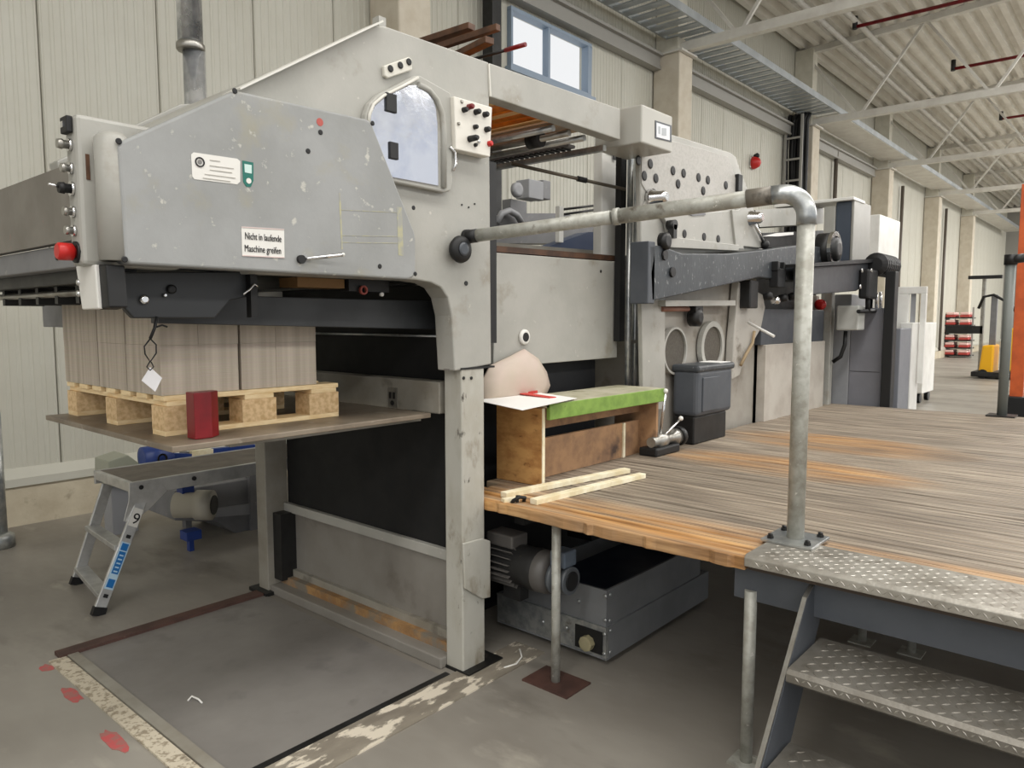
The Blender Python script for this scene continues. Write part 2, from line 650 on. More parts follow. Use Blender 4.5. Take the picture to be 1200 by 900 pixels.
wall = struct('wall_back', MB().box(-22, XS0 + 6 * PW, YW + .045, YW + .16, 0, 8).box(XS0 + 8 * PW, 48, YW + .045, YW + .16, 0, 8)
              .box(XS0 + 6 * PW, XS0 + 8 * PW, YW + .045, YW + .16, 0, 4.72).box(XS0 + 6 * PW, XS0 + 8 * PW, YW + .045, YW + .16, 5.46, 8), panel_wall)
pm_full, pm_low, pm_up = panel_mesh(.42, 7.6), panel_mesh(.42, 4.72), panel_mesh(5.46, 7.6)
for i in range(-27, 52):
    x = XS0 + i * PW
    if i in (6, 7):
        piece('panel', pm_low, panel_wall, wall, (x, YW, 0))
        piece('panel', pm_up, panel_wall, wall, (x, YW, 0))
    else:
        piece('panel', pm_full, panel_wall, wall, (x, YW, 0))
struct('wall_end', MB().box(48, 48.2, -14, 6.6, 0, 9), panel_low)
struct('baseboard_back', MB().box(-22, 48, YW - .05, YW + .04, 0, .3), plinth_m, 'low concrete plinth along the back wall')
struct('trim_ledge', MB().prism([(-22, YW - .07, .3), (-22, YW + .04, .3), (-22, YW + .04, .43), (-22, YW - .01, .43), (-22, YW - .07, .36)], (70, 0, 0)), panel_wall,
       'pale sheet metal ledge above the concrete plinth')

# window high in the back wall
wx0, wx1 = XS0 + 6 * PW, XS0 + 8 * PW
frame_w = mat('window_frame_paint', (138, 154, 172), .45)
w = struct('window_1', MB().box(wx0, wx1, YW - .06, YW + .06, 4.72, 4.76).box(wx0, wx1, YW - .06, YW + .06, 5.41, 5.46)
           .box(wx0, wx0 + .04, YW - .06, YW + .06, 4.76, 5.41).box(wx1 - .09, wx1, YW - .06, YW + .06, 4.76, 5.41), frame_w,
           'blue grey framed window high up in the back wall', bevel=.006)
part('mullion', MB().box(8.04, 8.085, YW - .05, YW + .05, 4.76, 5.41), frame_w, w)
part('pane', MB().box(wx0 + .04, 8.04, YW, YW + .008, 4.76, 5.41), glass_m, w)
part('pane', MB().box(8.085, wx1 - .09, YW, YW + .008, 4.76, 5.41), glass_m, w)
struct('trim_sill', MB().box(wx0 - .05, wx1 + .05, YW - .1, YW, 4.66, 4.72), frame_w)

# girts between the columns
for i, (x0, x1) in enumerate([(5.5, 10.82), (11.28, 16.78), (17.3, 22.8)]):
    g = MB().box(x0, x1, YW - .16, YW - .01, 5.52, 5.56).box(x0, x1, YW - .14, YW - .01, 5.56, 5.72).box(x0, x1, YW - .2, YW - .01, 5.72, 5.76)
    struct('trim_girt', g, panel_low, 'grey steel girt running along the wall panels between columns')

# columns
col_lab = ['beige column rising behind the peak of the grey feeder', 'column behind the small screen box, first truss resting on it',
           'column with the black cable bundle, second truss resting on it', 'third truss column in the receding row along the wall',
           'fourth truss column in the receding row along the wall', 'last visible truss column at the far end of the wall']
CXS = [5.3, 11.05, 17.05, 23.2, 29.5, 35.8]
for x, lb in zip(CXS, col_lab):
    c = thing('hall_column', lb, 'column', (x, 6.15, 0), 'truss columns along the back wall')
    part('shaft', MB().box(x - .22, x + .22, 5.92, YW - .01, 0, 5.74), concrete_col, c, bevel=.02)
    part('head', MB().box(x - .14, x + .14, 6.0, YW - .01, 5.74, 7.42), column_steel, c)
    part('bearing_plate', MB().box(x - .26, x + .26, 5.86, YW - .01, 5.74, 5.77), truss_m, c)

# brown rods added for the dark seam lines beside the far columns
for x in (19.6, 26.0, 32.4):
    struct('trim_seam_rod', MB().cyl((x, YW - .1, .3), (x, YW - .1, 5.7), .05, 10), mat('seam_rod_brown', (92, 84, 76), .5))

# roof
prof = []
y = 6.6
while y > -14:
    for dy, dz in ((0, 0), (.11, 0), (.135, .14), (.275, .14)):
        yy = y - dy
        prof.append((yy, 7.47 + .045 * (6.1 - yy) + dz))
    y -= .30
vs = [(x, yy, z) for x in (-22, 48) for (yy, z) in prof]
nn = len(prof)
struct('ceiling', MB().add(vs, [(i, i + 1, i + 1 + nn, i + nn) for i in range(nn - 1)]), deck_roof, 'corrugated steel roof deck')


def zr(y):
    return 7.40 + .045 * (6.1 - y)


tr_lab = ['nearest roof truss, its lower chord cut off by the top edge of the picture', 'roof truss landing on the column with the black cable bundle',
          'third roof truss from the camera', 'fourth roof truss from the camera', 'farthest roof truss in view']
for x, lb in zip(CXS[1:], tr_lab):
    t = thing('roof_truss', lb, 'truss', (x, 5.9, 5.78), 'roof trusses across the hall')
    yb = -13
    part('bottom_chord', MB().box(x - .07, x + .07, yb, 6.1, 5.78, 5.80).box(x - .07, x - .055, yb, 6.1, 5.80, 5.92).box(x + .055, x + .07, yb, 6.1, 5.80, 5.92).box(x - .05, x + .05, yb, 6.1, 5.82, 5.90), truss_m, t)
    part('top_chord', MB().bar((x, 6.2, zr(6.2)), (x, yb, zr(yb)), .14, .12), truss_m, t)
    k = 0
    yn = 5.05
    dm = []
    while yn > -12:
        part('diagonal', MB().bar((x, yn + .04, 5.88), (x, yn + 1.2, zr(yn + 1.2)), .05, .05), truss_m, t)
        part('diagonal', MB().bar((x, yn - .04, 5.88), (x, yn - 1.2, zr(yn - 1.2)), .05, .05), truss_m, t)
        yn -= 2.4

# purlin pipes and sprinkler pipes under the roof
for i, (yy, dz, lb) in enumerate([(5.3, -.1, 'pale pipe under the roof nearest to the wall'), (4.85, -.06, 'second pale pipe under the roof beside the wall')]):
    solo('roof_pipe', MB().cyl((6, yy, zr(yy) + dz), (46, yy, zr(yy) + dz), .055, 10), truss_m, lb, 'pipe', (6, yy, zr(yy) + dz), 'pale roof pipes')
for (x, y0, y1, lb) in [(15.9, 4.85, -8, 'dark red sprinkler pipe under the roof, first from the camera'), (20.0, 3.9, -8, 'dark red sprinkler pipe between second and third truss'),
                        (25.8, 3.75, -8, 'dark red sprinkler pipe between third and fourth truss')]:
    z = 7.28
    t = thing('sprinkler_pipe', lb, 'pipe', (x, y0, z), 'red sprinkler pipes')
    part('pipe', MB().cyl((x, y0, z), (x, y1, z), .035, 10), red_dark, t)
    part('end_cap', MB().cyl((x, y0, z - .04), (x, y0, z + .2), .05, 10), dark_steel, t)

# the walkway-like cable ladder beside the columns
TZ = 6.0
lad = thing('cable_ladder', 'long slatted zinc cable ladder hung along the column tops', 'cable ladder', (7, 5.85, TZ))
part('side_rail', MB().box(7.2, 46, 6.18, 6.21, TZ, TZ + .12), tray_m, lad)
part('side_rail', MB().box(7.2, 46, 5.48, 5.51, TZ, TZ + .12), tray_m, lad)
sl = MB().box(-.075, .075, 5.51, 6.18, 0, .02).mesh('slat')
x = 7.3
while x < 17.0:
    piece('slat', sl, tray_m, lad, (x, 0, TZ))
    x += .26
part('cover_sheet', MB().box(17.2, 46, 5.5, 6.2, TZ - .01, TZ + .01), truss_m, lad)

# black cables dropping down beside the second truss column
cb = thing('cable_bundle', 'thick bundle of black cables dropping beside the wall column', 'cables', (16.6, 6.15, 2.0))
for k in range(8):
    yy = 5.95 + .055 * k
    xx = 16.55 + random.uniform(-.1, .1)
    part('cable', MB().tube([(xx + .02, yy - .05, 5.95), (xx, yy, 5.8), (xx - .03, yy + random.uniform(-.03, .03), 5.2), (xx + random.uniform(-.04, .04), yy, 4.3), (xx, yy, 3.2), (xx, yy, 1.5)], .05, 8), black, cb)
part('ladder_rail', MB().box(16.3, 16.34, 5.95, 6.0, 1.5, 5.9).box(16.3, 16.34, 6.3, 6.35, 1.5, 5.9), panel_low, cb)
for k in range(9):
    z = 1.8 + k * .45
    part('rung', MB().box(16.3, 16.33, 6.0, 6.3, z, z + .04), panel_low, cb)

p = atY(883, 191, YW - .04)
t = thing('fire_alarm_horn', 'small red alarm horn on the pale wall above the press', 'alarm', (p.x, YW, p.z))
part('backplate', MB().box(p.x - .11, p.x + .11, YW - .03, YW, p.z - .1, p.z + .1), white_m, t, bevel=.01)
part('horn', MB().lathe((p.x, YW - .03, p.z), (0, -1, 0), [(0, .13), (.05, .12), (.12, .09), (.16, .03)], 18), red_m, t)
part('lamp', MB().lathe((p.x + .02, YW - .05, p.z + .12), (0, -1, .4), [(0, .05), (.08, .05), (.1, .02)], 12), black, t)

# exhaust duct on the left
pc = atY(222, 20, 4.6)
r1, r2 = (atY(240, 0, 4.6).x - atY(205, 0, 4.6).x) * .5 * .78, (atY(242, 80, 4.6).x - atY(211, 80, 4.6).x) * .5 * .78
zj = atY(222, 56, 4.6).z
t = thing('exhaust_duct', 'shiny round steel exhaust duct rising behind the feeder', 'duct', (pc.x, 4.6, 1.6))
part('upper_pipe', MB().cyl((pc.x, 4.6, zj), (pc.x, 4.6, 7.3), r1, 36), duct_m, t)
part('lower_pipe', MB().cyl((pc.x + .02, 4.6, 1.6), (pc.x + .02, 4.6, zj + .02), r2, 36), duct_m, t)
part('collar', MB().lathe((pc.x, 4.6, zj - .02), (0, 0, 1), [(0, r1 + .003), (.01, r1 + .01), (.04, r1 + .01), (.05, r1 + .002)], 36), steel, t)

# dark pipe in front of the wall left of the window
p0 = atY(580, 40, 6.2)
solo('downpipe', MB().box(p0.x - .11, p0.x + .05, 6.14, 6.3, .2, 6.6), dark_steel, 'dark square downpipe on the wall just left of the window', 'pipe', (p0.x, 6.2, .2))

# ================================================================== floor pit in front of the feeder
pitp = struct('floor_lift_pit', MB().box(1.17, 2.13, 2.26, 3.69, .001, .004), pit_m, 'flat steel plate let into the floor under the pile lift')
struct('trim_pit_edge_rust', MB().box(1.1, 2.16, 3.685, 3.76, 0, .018), rust_m, 'brown steel edge of the floor plate on the ladder side')
struct('trim_pit_edge_front', MB().box(1.055, 1.125, 1.9, 3.69, 0, .008), speck_m, 'pale speckled strip along the open end of the floor plate')
struct('trim_pit_edge_dark', MB().box(1.13, 1.175, 1.9, 3.685, 0, .012), paint_dirty)
struct('trim_pit_edge_dark_near', MB().box(1.13, 2.16, 2.235, 2.265, 0, .008), dark_steel)
struct('trim_pit_edge_flaking', MB().box(1.1, 2.6, 2.06, 2.235, 0, .006), chip_m, 'strip of flaking white paint along the near edge of the floor plate')
fl = bpy.data.objects['floor']
for (u, v, L_, a) in [(55, 783, .045, .3), (84, 814, .085, .35), (134, 868, .11, .4)]:
    p = atZ(u, v, 0)
    pts = []
    for k in range(14):
        q = 2 * math.pi * k / 14
        rr = 1 + random.uniform(-.25, .2)
        pts.append((p.x + .028 * rr * math.cos(q) , p.y + L_ * rr * math.sin(q), .0005))
    part('paint_mark', MB().prism(pts, (0, 0, .0008)), pinkmark, fl)
p = atZ(220, 823, 0)
solo('plastic_strap_scrap', MB().tube([(p.x, p.y, .006), (p.x + .02, p.y + .005, .016), (p.x + .03, p.y - .03, .012), (p.x + .03, p.y - .06, .007)], .004, 6), white_m,
     'curled white strap scrap lying on the steel floor plate', 'scrap', (p.x, p.y, 0))
p = atZ(605, 780, 0)
solo('plastic_strap_scrap', MB().tube([(p.x - .06, p.y + .02, .006), (p.x, p.y, .008), (p.x + .05, p.y + .01, .02), (p.x + .07, p.y + .04, .04)], .004, 6), white_m,
     'white strap scrap on the floor at the foot of the front post', 'scrap', (p.x, p.y, 0))

# ================================================================== deck, stairs, railing
ZD = .75
deck = thing('work_platform', 'raised wooden plank platform on a dark steel frame', 'platform', (2.4, 1.0, 0))
YE = -1.6
BW = .098
x = 2.345
i = 0
random.seed(3)
plank_cache = {}


def plank_mesh(y0, y1, w):
    key = (round(y0, 3), round(y1, 3), w)
    if key not in plank_cache:
        b = .004
        z0, z1 = -.042, 0
        prof = [(b, z0), (w - b, z0), (w, z0 + b), (w, z1 - b), (w - b, z1), (w * .53, z1), (w * .515, z1 - .008), (w * .485, z1 - .008), (w * .47, z1), (b, z1), (0, z1 - b), (0, z0 + b)]
        plank_cache[key] = MB().prism([(px_, y0, pz) for px_, pz in prof], (0, y1 - y0, 0)).mesh('plank')
    return plank_cache[key]


while x < 7.2:
    if x < 2.6:
        y0, y1 = (1.0 if x < 2.58 else YE), 2.36 + random.uniform(-.02, .02)
    elif x < 3.9:
        y0, y1 = YE, 2.46
    else:
        y0, y1 = YE, 2.30
    dz = random.uniform(-.003, .001)
    xx = x
    if i == 0:
        # the outermost plank is chewed along its front edge
        pts = []
        yy = y0
        while yy < y1:
            pts.append((x + .012 * math.sin(yy * 3.1) + random.uniform(-.007, .007), yy, ZD - .046))
            yy += random.uniform(.02, .05)
        pts += [(x + BW - .009, y1, ZD - .046), (x + BW - .009, y0, ZD - .046)]
        part('plank', MB().prism(pts, (0, 0, .046)), deck_m, deck, bevel=.004)
        x += BW
        i += 1
        continue
    piece('plank', plank_mesh(y0, y1, BW - .009), deck_m, deck, (xx, 0, ZD + dz))
    x += BW
    i += 1
# chequer plate nosing of the stair side
part('nosing_plate', MB().prism([(2.335, 1.0, .722), (2.343, 1.0, .722), (2.347, 1.0, .752), (2.61, 1.0, .752), (2.61, 1.0, .762), (2.347, 1.0, .762), (2.335, 1.0, .752)], (0, YE - 1.0, 0)), tread_m, deck, bevel=.003)


def lozenges(x0, x1, y0, y1, z, pitch=.027, ln=.026, wd=.006, h=.0025, axis='z'):
    mb = MB()
    nx, ny = int((x1 - x0) / pitch), int((y1 - y0) / pitch)
    for a in range(nx):
        for b in range(ny):
            s = 1 if (a + b) % 2 else -1
            cx, cy = x0 + (a + .5) * pitch, y0 + (b + .5) * pitch
            dx, dy = ln / 2 * .7071, s * ln / 2 * .7071
            nx_, ny_ = -dy / (ln / 2) * wd / 2, dx / (ln / 2) * wd / 2
            mb.add([(cx - dx, cy - dy, z), (cx + nx_, cy + ny_, z), (cx + dx, cy + dy, z), (cx - nx_, cy - ny_, z), (cx - dx * .4, cy - dy * .4, z + h), (cx + dx * .4, cy + dy * .4, z + h)],
                   [(0, 3, 4), (3, 2, 5, 4), (2, 1, 5), (1, 0, 4, 5)])
    return mb


def lozenges_front(x, y0, y1, z0, z1, pitch=.03, ln=.026, wd=.008, h=.003):
    mb = MB()
    nz, ny = max(1, int((z1 - z0) / pitch)), int((y1 - y0) / pitch)
    for a in range(nz):
        for b in range(ny):
            s = 1 if (a + b) % 2 else -1
            cz, cy = z0 + (a + .5) * (z1 - z0) / nz, y0 + (b + .5) * pitch
            dz, dy = ln / 2 * .7071, s * ln / 2 * .7071
            nz_, ny_ = -dy / (ln / 2) * wd / 2, dz / (ln / 2) * wd / 2
            mb.add([(x, cy - dy, cz - dz), (x, cy + ny_, cz + nz_), (x, cy + dy, cz + dz), (x, cy - ny_, cz - nz_), (x - h, cy - dy * .4, cz - dz * .4), (x - h, cy + dy * .4, cz + dz * .4)],
                   [(0, 3, 4), (3, 2, 5, 4), (2, 1, 5), (1, 0, 4, 5)])
    return mb


part('nosing_board', MB().box(2.36, 2.60, YE, .995, .705, .751), mat('nosing_board_brown', (70, 58, 48), .7), deck)
part('nosing_pattern', lozenges(2.348, 2.60, -.6, .98, .762, pitch=.024, ln=.022, wd=.005, h=.0011), tread_m, deck, kind='stuff')
part('nosing_lip_pattern', lozenges_front(2.335, -.6, .98, .724, .751, pitch=.017, ln=.02, wd=.005, h=.0016), tread_m, deck, kind='stuff')
# frame and legs
part('frame_beam', MB().prism([(2.40, 1.06, .585), (2.47, 1.06, .585), (2.47, 1.06, .595), (2.415, 1.06, .595), (2.415, 1.06, .69), (2.47, 1.06, .69), (2.47, 1.06, .70), (2.40, 1.06, .70)], (0, YE - 1.06, 0)), paint_slate, deck)
for yy in (1.03, -1.2):
    part('frame_beam', MB().box(2.42, 7.1, yy - .03, yy + .03, .62, .705), paint_slate, deck)
part('frame_beam', MB().box(2.5, 7.1, 2.1, 2.16, .62, .705), dark_steel, deck)
part('frame_beam', MB().box(4.6, 4.68, YE, 2.1, .62, .70), paint_slate, deck)
part('frame_beam', MB().box(7.05, 7.12, YE, 2.1, .62, .70), paint_slate, deck)
lp = atZ(863, 905, 0)
for (px_, py_, r) in [(2.40, 1.0, .021), (3.70, .985, .02), (3.72, .775, .02), (4.64, 1.0, .025), (4.64, -1.2, .025), (7.0, 1.0, .025), (7.0, -1.2, .025)]:
    part('leg', MB().cyl((px_, py_, 0), (px_, py_, .62), r, 16).box(px_ - .05, px_ + .05, py_ - .05, py_ + .05, 0, .006), rail_m, deck)
pole = part('leg', MB().cyl((2.412, 1.851, .008), (2.412, 1.851, .71), .0195, 16), rail_m, deck)
part('foot_plate', MB().box(2.33, 2.5, 1.73, 1.97, 0, .008), rust_m, deck)
part('bracket', MB().bar((3.25, 1.25, .70), (3.25, 1.25, .52), .03, .06), black, deck)

# stairs
st = thing('metal_stairs', 'short metal stairs with chequer plate treads up to the platform', 'stairs', (2.1, .1, 0))
YS0, YS1 = -.75, .80
for n, (xf, z) in enumerate([(2.15, .50), (1.90, .25)]):
    xb = xf + .30
    tp = MB()
    prof = [(xf + .012, z - .045), (xf, z - .035), (xf, z - .012), (xf + .012, z), (xb, z), (xb, z - .006), (xf + .014, z - .006), (xf + .006, z - .014), (xf + .006, z - .034), (xf + .016, z - .04)]
    tp.prism([(a, YS1 - .02, b) for a, b in prof], (0, YS0 - YS1 + .04, 0))
    tr = part('tread', tp, step_m, st)
    part('tread_pattern', lozenges(xf + .012, xb - .004, YS0 + .03, YS1 - .03, z, pitch=.03, ln=.03, wd=.007, h=.0022), step_m, tr, kind='stuff')
    part('nose_pattern', lozenges_front(xf, YS0 + .03, YS1 - .03, z - .036, z - .008, pitch=.018, ln=.018, wd=.005, h=.0016), tread_m, tr, kind='stuff')
for yy in (YS1, YS0):
    pr_ = [(2.40, yy, .69), (2.44, yy, .69), (2.46, yy, .55), (2.06, yy, 0), (1.80, yy, 0), (1.83, yy, .02), (2.33, yy, .66)]
    part('stringer', MB().prism(pr_, (0, -.012, 0)), paint_slate, st)
    part('edge_strip', MB().bar((1.78, yy - .004, .0), (2.335, yy - .004, .665), .014, .006).bar((2.335, yy - .004, .665), (2.40, yy - .004, .69), .014, .006), steel, st)

# railing
rail = thing('pipe_railing', 'galvanised pipe railing with a flanged post and welded elbow', 'railing', (2.609, .93, ZD))
px0, py0 = 2.609, .93
RR = .0295
zt = 1.985
end = atY(552, 277, 2.17)
d = (V((px0, py0, zt)) - end).normalized()
rb = .085
pts = [V((px0, py0, .77)), V((px0, py0, zt - rb))]
corner = V((px0, py0, zt))
hd = -d
post = part('post', MB().cyl((px0, py0, ZD), (px0, py0, zt - .10), RR, 24), rail_m, rail)
arc = []
for k in range(9):
    q = k / 8 * math.pi / 2
    arc.append(corner + V((0, 0, -1)) * rb * (1 - math.sin(q)) + hd * rb * (1 - math.cos(q)))
part('elbow', MB().tube([corner + V((0, 0, -.115))] + arc + [corner + hd * .115], RR * 1.12, 20), galv, rail)
mid = corner + (end - corner) * .52
part('handrail', MB().cyl(corner + hd * .1, mid, RR * .98, 24), rail_m, rail)
part('handrail_sleeve', MB().cyl(mid - d * .02, end, RR * .9, 24), rail_m, rail)
part('collar', MB().cyl(corner + hd * .11, corner + hd * .2, RR * 1.1, 20), mat('grimy_collar', (122, 116, 106), .5, .2, dirt=((70, 64, 56), 14, .5, .65)), rail)
part('joint_ring', MB().cyl(mid - d * .01, mid + d * .012, RR * 1.1, 20), rail_m, rail)
part('end_socket', MB().cyl(end + d * .03, end - d * .02, RR * .95, 20), black, rail)
pl = part('base_plate', MB().box(px0 - .09, px0 + .09, py0 - .09, py0 + .09, .762, .772), galv, rail, bevel=.002)
bolt = MB().lathe((0, 0, 0), (0, 0, 1), [(0, .012), (.008, .012), (.008, .009), (.016, .009), (.018, .004)], 6, smooth=False).mesh('bolt')
for sx in (-1, 1):
    for sy in (-1, 1):
        piece('bolt', bolt, dark_steel, pl, (px0 + sx * .065, py0 + sy * .065, .772))

# far railing post on the platform
fp = thing('railing_post', 'grey railing post with a socket at the far end of the platform', 'post', (7.18, .92, ZD))
part('post', MB().cyl((7.18, .92, ZD), (7.18, .92, 2.0), .036, 18), mat('far_post_grey', (112, 116, 112), .5), fp)
part('socket', MB().cyl((7.18, .92, 1.98), (7.18, .92, 2.06), .048, 18).cyl((7.18, .94, 2.02), (7.16, .82, 2.03), .036, 16), dark_steel, fp)
part('base_plate', MB().box(7.08, 7.28, .82, 1.02, ZD + .001, ZD + .012), dark_steel, fp)

# orange rack upright beyond the platform
oz = thing('rack_upright', 'orange perforated rack upright with dark foot guard at the right edge', 'rack', (9.0, 1.0, 0))
part('upright', MB().box(9.0, 9.12, .985, 1.10, 0, 2.88), orange_m, oz, bevel=.004)
part('upright', MB().box(9.0, 9.12, .55, .67, 0, 2.88), orange_m, oz, bevel=.004)
for k in range(3):
    part('brace', MB().bar((9.06, .985, .5 + k * .8), (9.06, .67, 1.1 + k * .8), .03, .04), orange_m, oz)
part('foot_guard', MB().box(8.92, 9.2, .5, 1.13, 0, .76), black, oz, bevel=.01)

# ================================================================== step stool with things on it
sx0, sx1, sy0, sy1, sz1 = 2.71, 3.80, 2.17, 2.46, 1.125
stool = thing('step_box', 'plywood step box with a worn green painted top board', 'step stool', (3.2, 2.3, ZD))
part('side_panel', MB().box(sx0, sx0 + .022, sy0, sy1, ZD, sz1), ply_m, stool, bevel=.003)
part('side_panel', MB().box(sx1 - .022, sx1, sy0, sy1, ZD, sz1), ply_in, stool, bevel=.003)
part('side_edge_strip', MB().box(sx0 + .001, sx0 + .02, sy0 - .004, sy0, ZD, sz1), lath_m, stool)
part('top_board', MB().box(sx0 + .02, sx1 + .01, sy0 - .03, sy1, sz1 + .002, sz1 + .022), green_top, stool, bevel=.003)
part('top_board', MB().box(sx0 - .005, sx0 + .25, sy0 + .05, sy1, sz1 + .001, sz1 + .02), ply_m, stool, bevel=.003)
part('front_rail', MB().box(sx0 + .02, sx1 + .01, sy0 - .034, sy0 - .012, sz1 - .055, sz1 + .021), green_m, stool, bevel=.003)
part('back_rail', MB().box(sx0 + .022, sx1 - .022, sy0 + .12, sy0 + .14, 1.0, sz1), ply_in, stool)
part('back_rail', MB().box(sx0 + .022, sx1 - .022, sy0 + .12, sy0 + .14, ZD, .95), ply_in, stool)
part('cleat', MB().box(sx1 - .2, sx1 - .18, sy0 + .11, sy0 + .12, ZD, .95), lath_m, stool)
pts = [atZ(558, 469.5, sz1 + .03), atZ(612, 481, sz1 + .03), atZ(676, 467, sz1 + .03), atZ(622, 459, sz1 + .03)]
solo('paper_sheet', MB().prism(pts, (0, 0, .002)), paper_m, 'white paper sheet lying over the end of the step box', 'paper', (2.8, 2.3, sz1 + .03))
a, b = atZ(612, 461, sz1 + .04), atZ(648, 466, sz1 + .034)
solo('red_strap', MB().bar(a, b, .05, .004).bar(atZ(613, 461, sz1 + .036), atZ(630, 459, sz1 + .045), .03, .012), mat('red_cloth', (196, 60, 52), .6), 'red strip lying across the white paper sheet', 'strap', (2.85, 2.3, sz1 + .03))
# beige bag leaning behind the stool
pts = [atY(567, 472, 2.47), atY(566, 446, 2.47), atY(576, 428, 2.47), atY(598, 418, 2.47), atY(615, 409, 2.47), atY(631, 420, 2.47), atY(641, 436, 2.47), atY(645, 452, 2.47), atY(638, 468, 2.47)]
bag = MB()
c = sum(pts, V()) / len(pts)
n = len(pts)
vs = list(pts) + [c + (q - c) * .7 + V((0, -.03, 0)) for q in pts] + [c + V((0, -.038, 0))] + [q + V((0, .012, 0)) for q in pts]
fs = [(i, (i + 1) % n, n + (i + 1) % n, n + i) for i in range(n)] + [(n + i, n + (i + 1) % n, 2 * n) for i in range(n)]
fs += [(i, (i + 1) % n, 2 * n + 1 + (i + 1) % n, 2 * n + 1 + i) for i in range(n)] + [[2 * n + 1 + i for i in range(n)]]
bag.add(vs, fs, True)
o = solo('plastic_bag', bag, cloth_m, 'pale beige sheet propped up behind the step box', 'bag', (2.8, 2.47, sz1))

# two laths on the deck with a black clamp
for (a, b, lb) in [((590, 580), (735, 551), 'thin white lath nearer to the step box'), ((625, 588), (753, 557), 'thin white lath nearer to the platform edge')]:
    p0, p1 = atZ(*a, ZD + .012), atZ(*b, ZD + .012)
    solo('wooden_lath', MB().bar(p0, p1, .042, .024), lath_m, lb, 'lath', (p0.x, p0.y, ZD), 'laths lying on the platform', bevel=.002)
p = atZ(608, 588, ZD)
t = thing('black_clamp', 'small black clamp at the ends of the white laths', 'clamp', (p.x, p.y, ZD))
part('jaw', MB().tube([p + V((-.03, .02, -.01)), p + V((-.035, 0, .012)), p + V((-.02, -.02, .028)), p + V((.01, -.025, .02)), p + V((.02, -.01, -.005))], .009, 8), black, t)
part('screw', MB().cyl(p + V((-.01, 0, -.04)), p + V((-.01, 0, .03)), .007, 8), black, t)
part('lath_stub', MB().bar(p + V((-.05, .05, 0)), p + V((.02, .02, 0)), .03, .03), lath_m, t)

# ================================================================== feeder (the near section of the machine)
YF = 2.20
feeder = thing('feeder_unit', 'big light grey feeder head on posts at the front end of the machine', 'machine', (2.28, 2.25, 0))


def PL(pts, y):
    return [atY(u, v, y) for u, v in pts]


side_out = [(300, 320), (268, 109), (437, 29.5), (452, 30.5), (573, 73), (576, 427), (533, 435), (529.5, 370), (525, 349), (517, 337), (505, 331), (487, 328)]
sp = PL(side_out, YF)
part('side_frame', MB().prism(sp, (0, .105, 0)), paint, feeder, bevel=.006)
part('side_frame', MB().prism([q + V((0, 1.5, 0)) for q in sp], (0, .105, 0)), paint, feeder, bevel=.006)
bm_ = PL([(573.5, 73.5), (727, 127.5), (727, 164), (573.5, 113)], YF)
part('top_beam', MB().prism(bm_, (0, .075, 0)), paint, feeder, bevel=.005)
part('top_beam', MB().prism([q + V((0, 1.5, 0)) for q in bm_], (0, .075, 0)), paint, feeder, bevel=.005)
j0, j1 = atY(572.5, 75, YF - .002), atY(574.5, 113, YF - .002)
part('weld_seam', MB().bar(j0, j1, .008, .008, (0, 1, 0)), mat('seam_paint', (206, 203, 194), .4), feeder)
# sloping top sheets between the side frames
a, b, c_ = atY(268, 109, YF), atY(437, 29.5, YF), atY(452, 30.5, YF)
part('top_sheet', MB().prism([V((a.x, 2.32, a.z - .02)), V((b.x, 2.32, b.z - .02)), V((b.x, 2.32, b.z - .04)), V((a.x, 2.32, a.z - .04))], (0, 1.36, 0)), paint, feeder)
part('top_sheet', MB().prism([V((b.x, 2.32, b.z - .02)), V((2.1, 2.32, b.z - .0)), V((2.1, 2.32, b.z - .02)), V((b.x, 2.32, b.z - .04))], (0, 1.36, 0)), paint, feeder)
# pale edge along the sloping top
part('edge_trim', MB().bar(atY(270, 108.5, YF + .03), atY(437, 29.5, YF + .03), .12, .006, (0, 0, 1)), mat('trim_paint', (214, 212, 204), .4), feeder)
q = atY(440, 24, 2.4)
part('hinge_lug', MB().box(q.x - .015, q.x + .02, 2.36, 2.4, q.z - .06, q.z + .005), paint, feeder)

# front side cover
YC = 2.14
cov_out = [(138, 172), (141, 166), (272, 107.5), (280, 106.5), (430, 139.5), (436, 144), (486, 272), (487.5, 280), (487.5, 318), (485, 325), (478, 327.5), (152, 309.5), (147, 304)]
cover = part('side_cover', MB().prism(PL(cov_out, YC), (0, .075, 0)), paint_cover, feeder, bevel=.016, seg=3)
x_l = atY(121, 240, YC + .05).x
ctl = atY(112, 135, 2.235)
cbt = atY(118, 308, 2.235)
# end column with the push buttons, behind the cover
xe = .775
colm = part('control_column', MB().box(xe, 1.05, 2.235, 2.32, atX(108, 309, xe).z, atX(104, 124, xe).z), paint, feeder, bevel=.012)
part('rounded_end', MB().lathe((atY(138, 250, YC).x + .012, 2.19, atY(140, 306, 2.19).z), (0, 0, 1), [(0, .045), (.33, .045), (.345, .03)], 16), paint, feeder)
part('end_web', MB().box(atY(138, 250, YC).x - .02, 1.05, 2.19, 2.235, atY(140, 306, 2.19).z, atY(140, 172, 2.19).z + .01), paint, feeder, bevel=.008)
stain = atX(114, 200, xe)
part('dark_scrape', MB().box(xe + .02, xe + .03, 2.233, 2.236, atY(113, 212, 2.235).z, atY(111, 182, 2.235).z), brown_bar, colm)
bx = xe


def button(v, r, mat_, L, u=100, base=True):
    p = atX(u, v, bx)
    p.y = 2.278
    if base:
        part('button_collar', MB().cyl((bx, p.y, p.z), (bx - .008, p.y, p.z), r * 1.25, 14), chrome, colm)
    part('button', MB().lathe((bx - .006, p.y, p.z), (-1, 0, 0), [(0, r * .8), (L * .5, r * .8), (L * .55, r), (L, r * .9)], 14), mat_, colm)


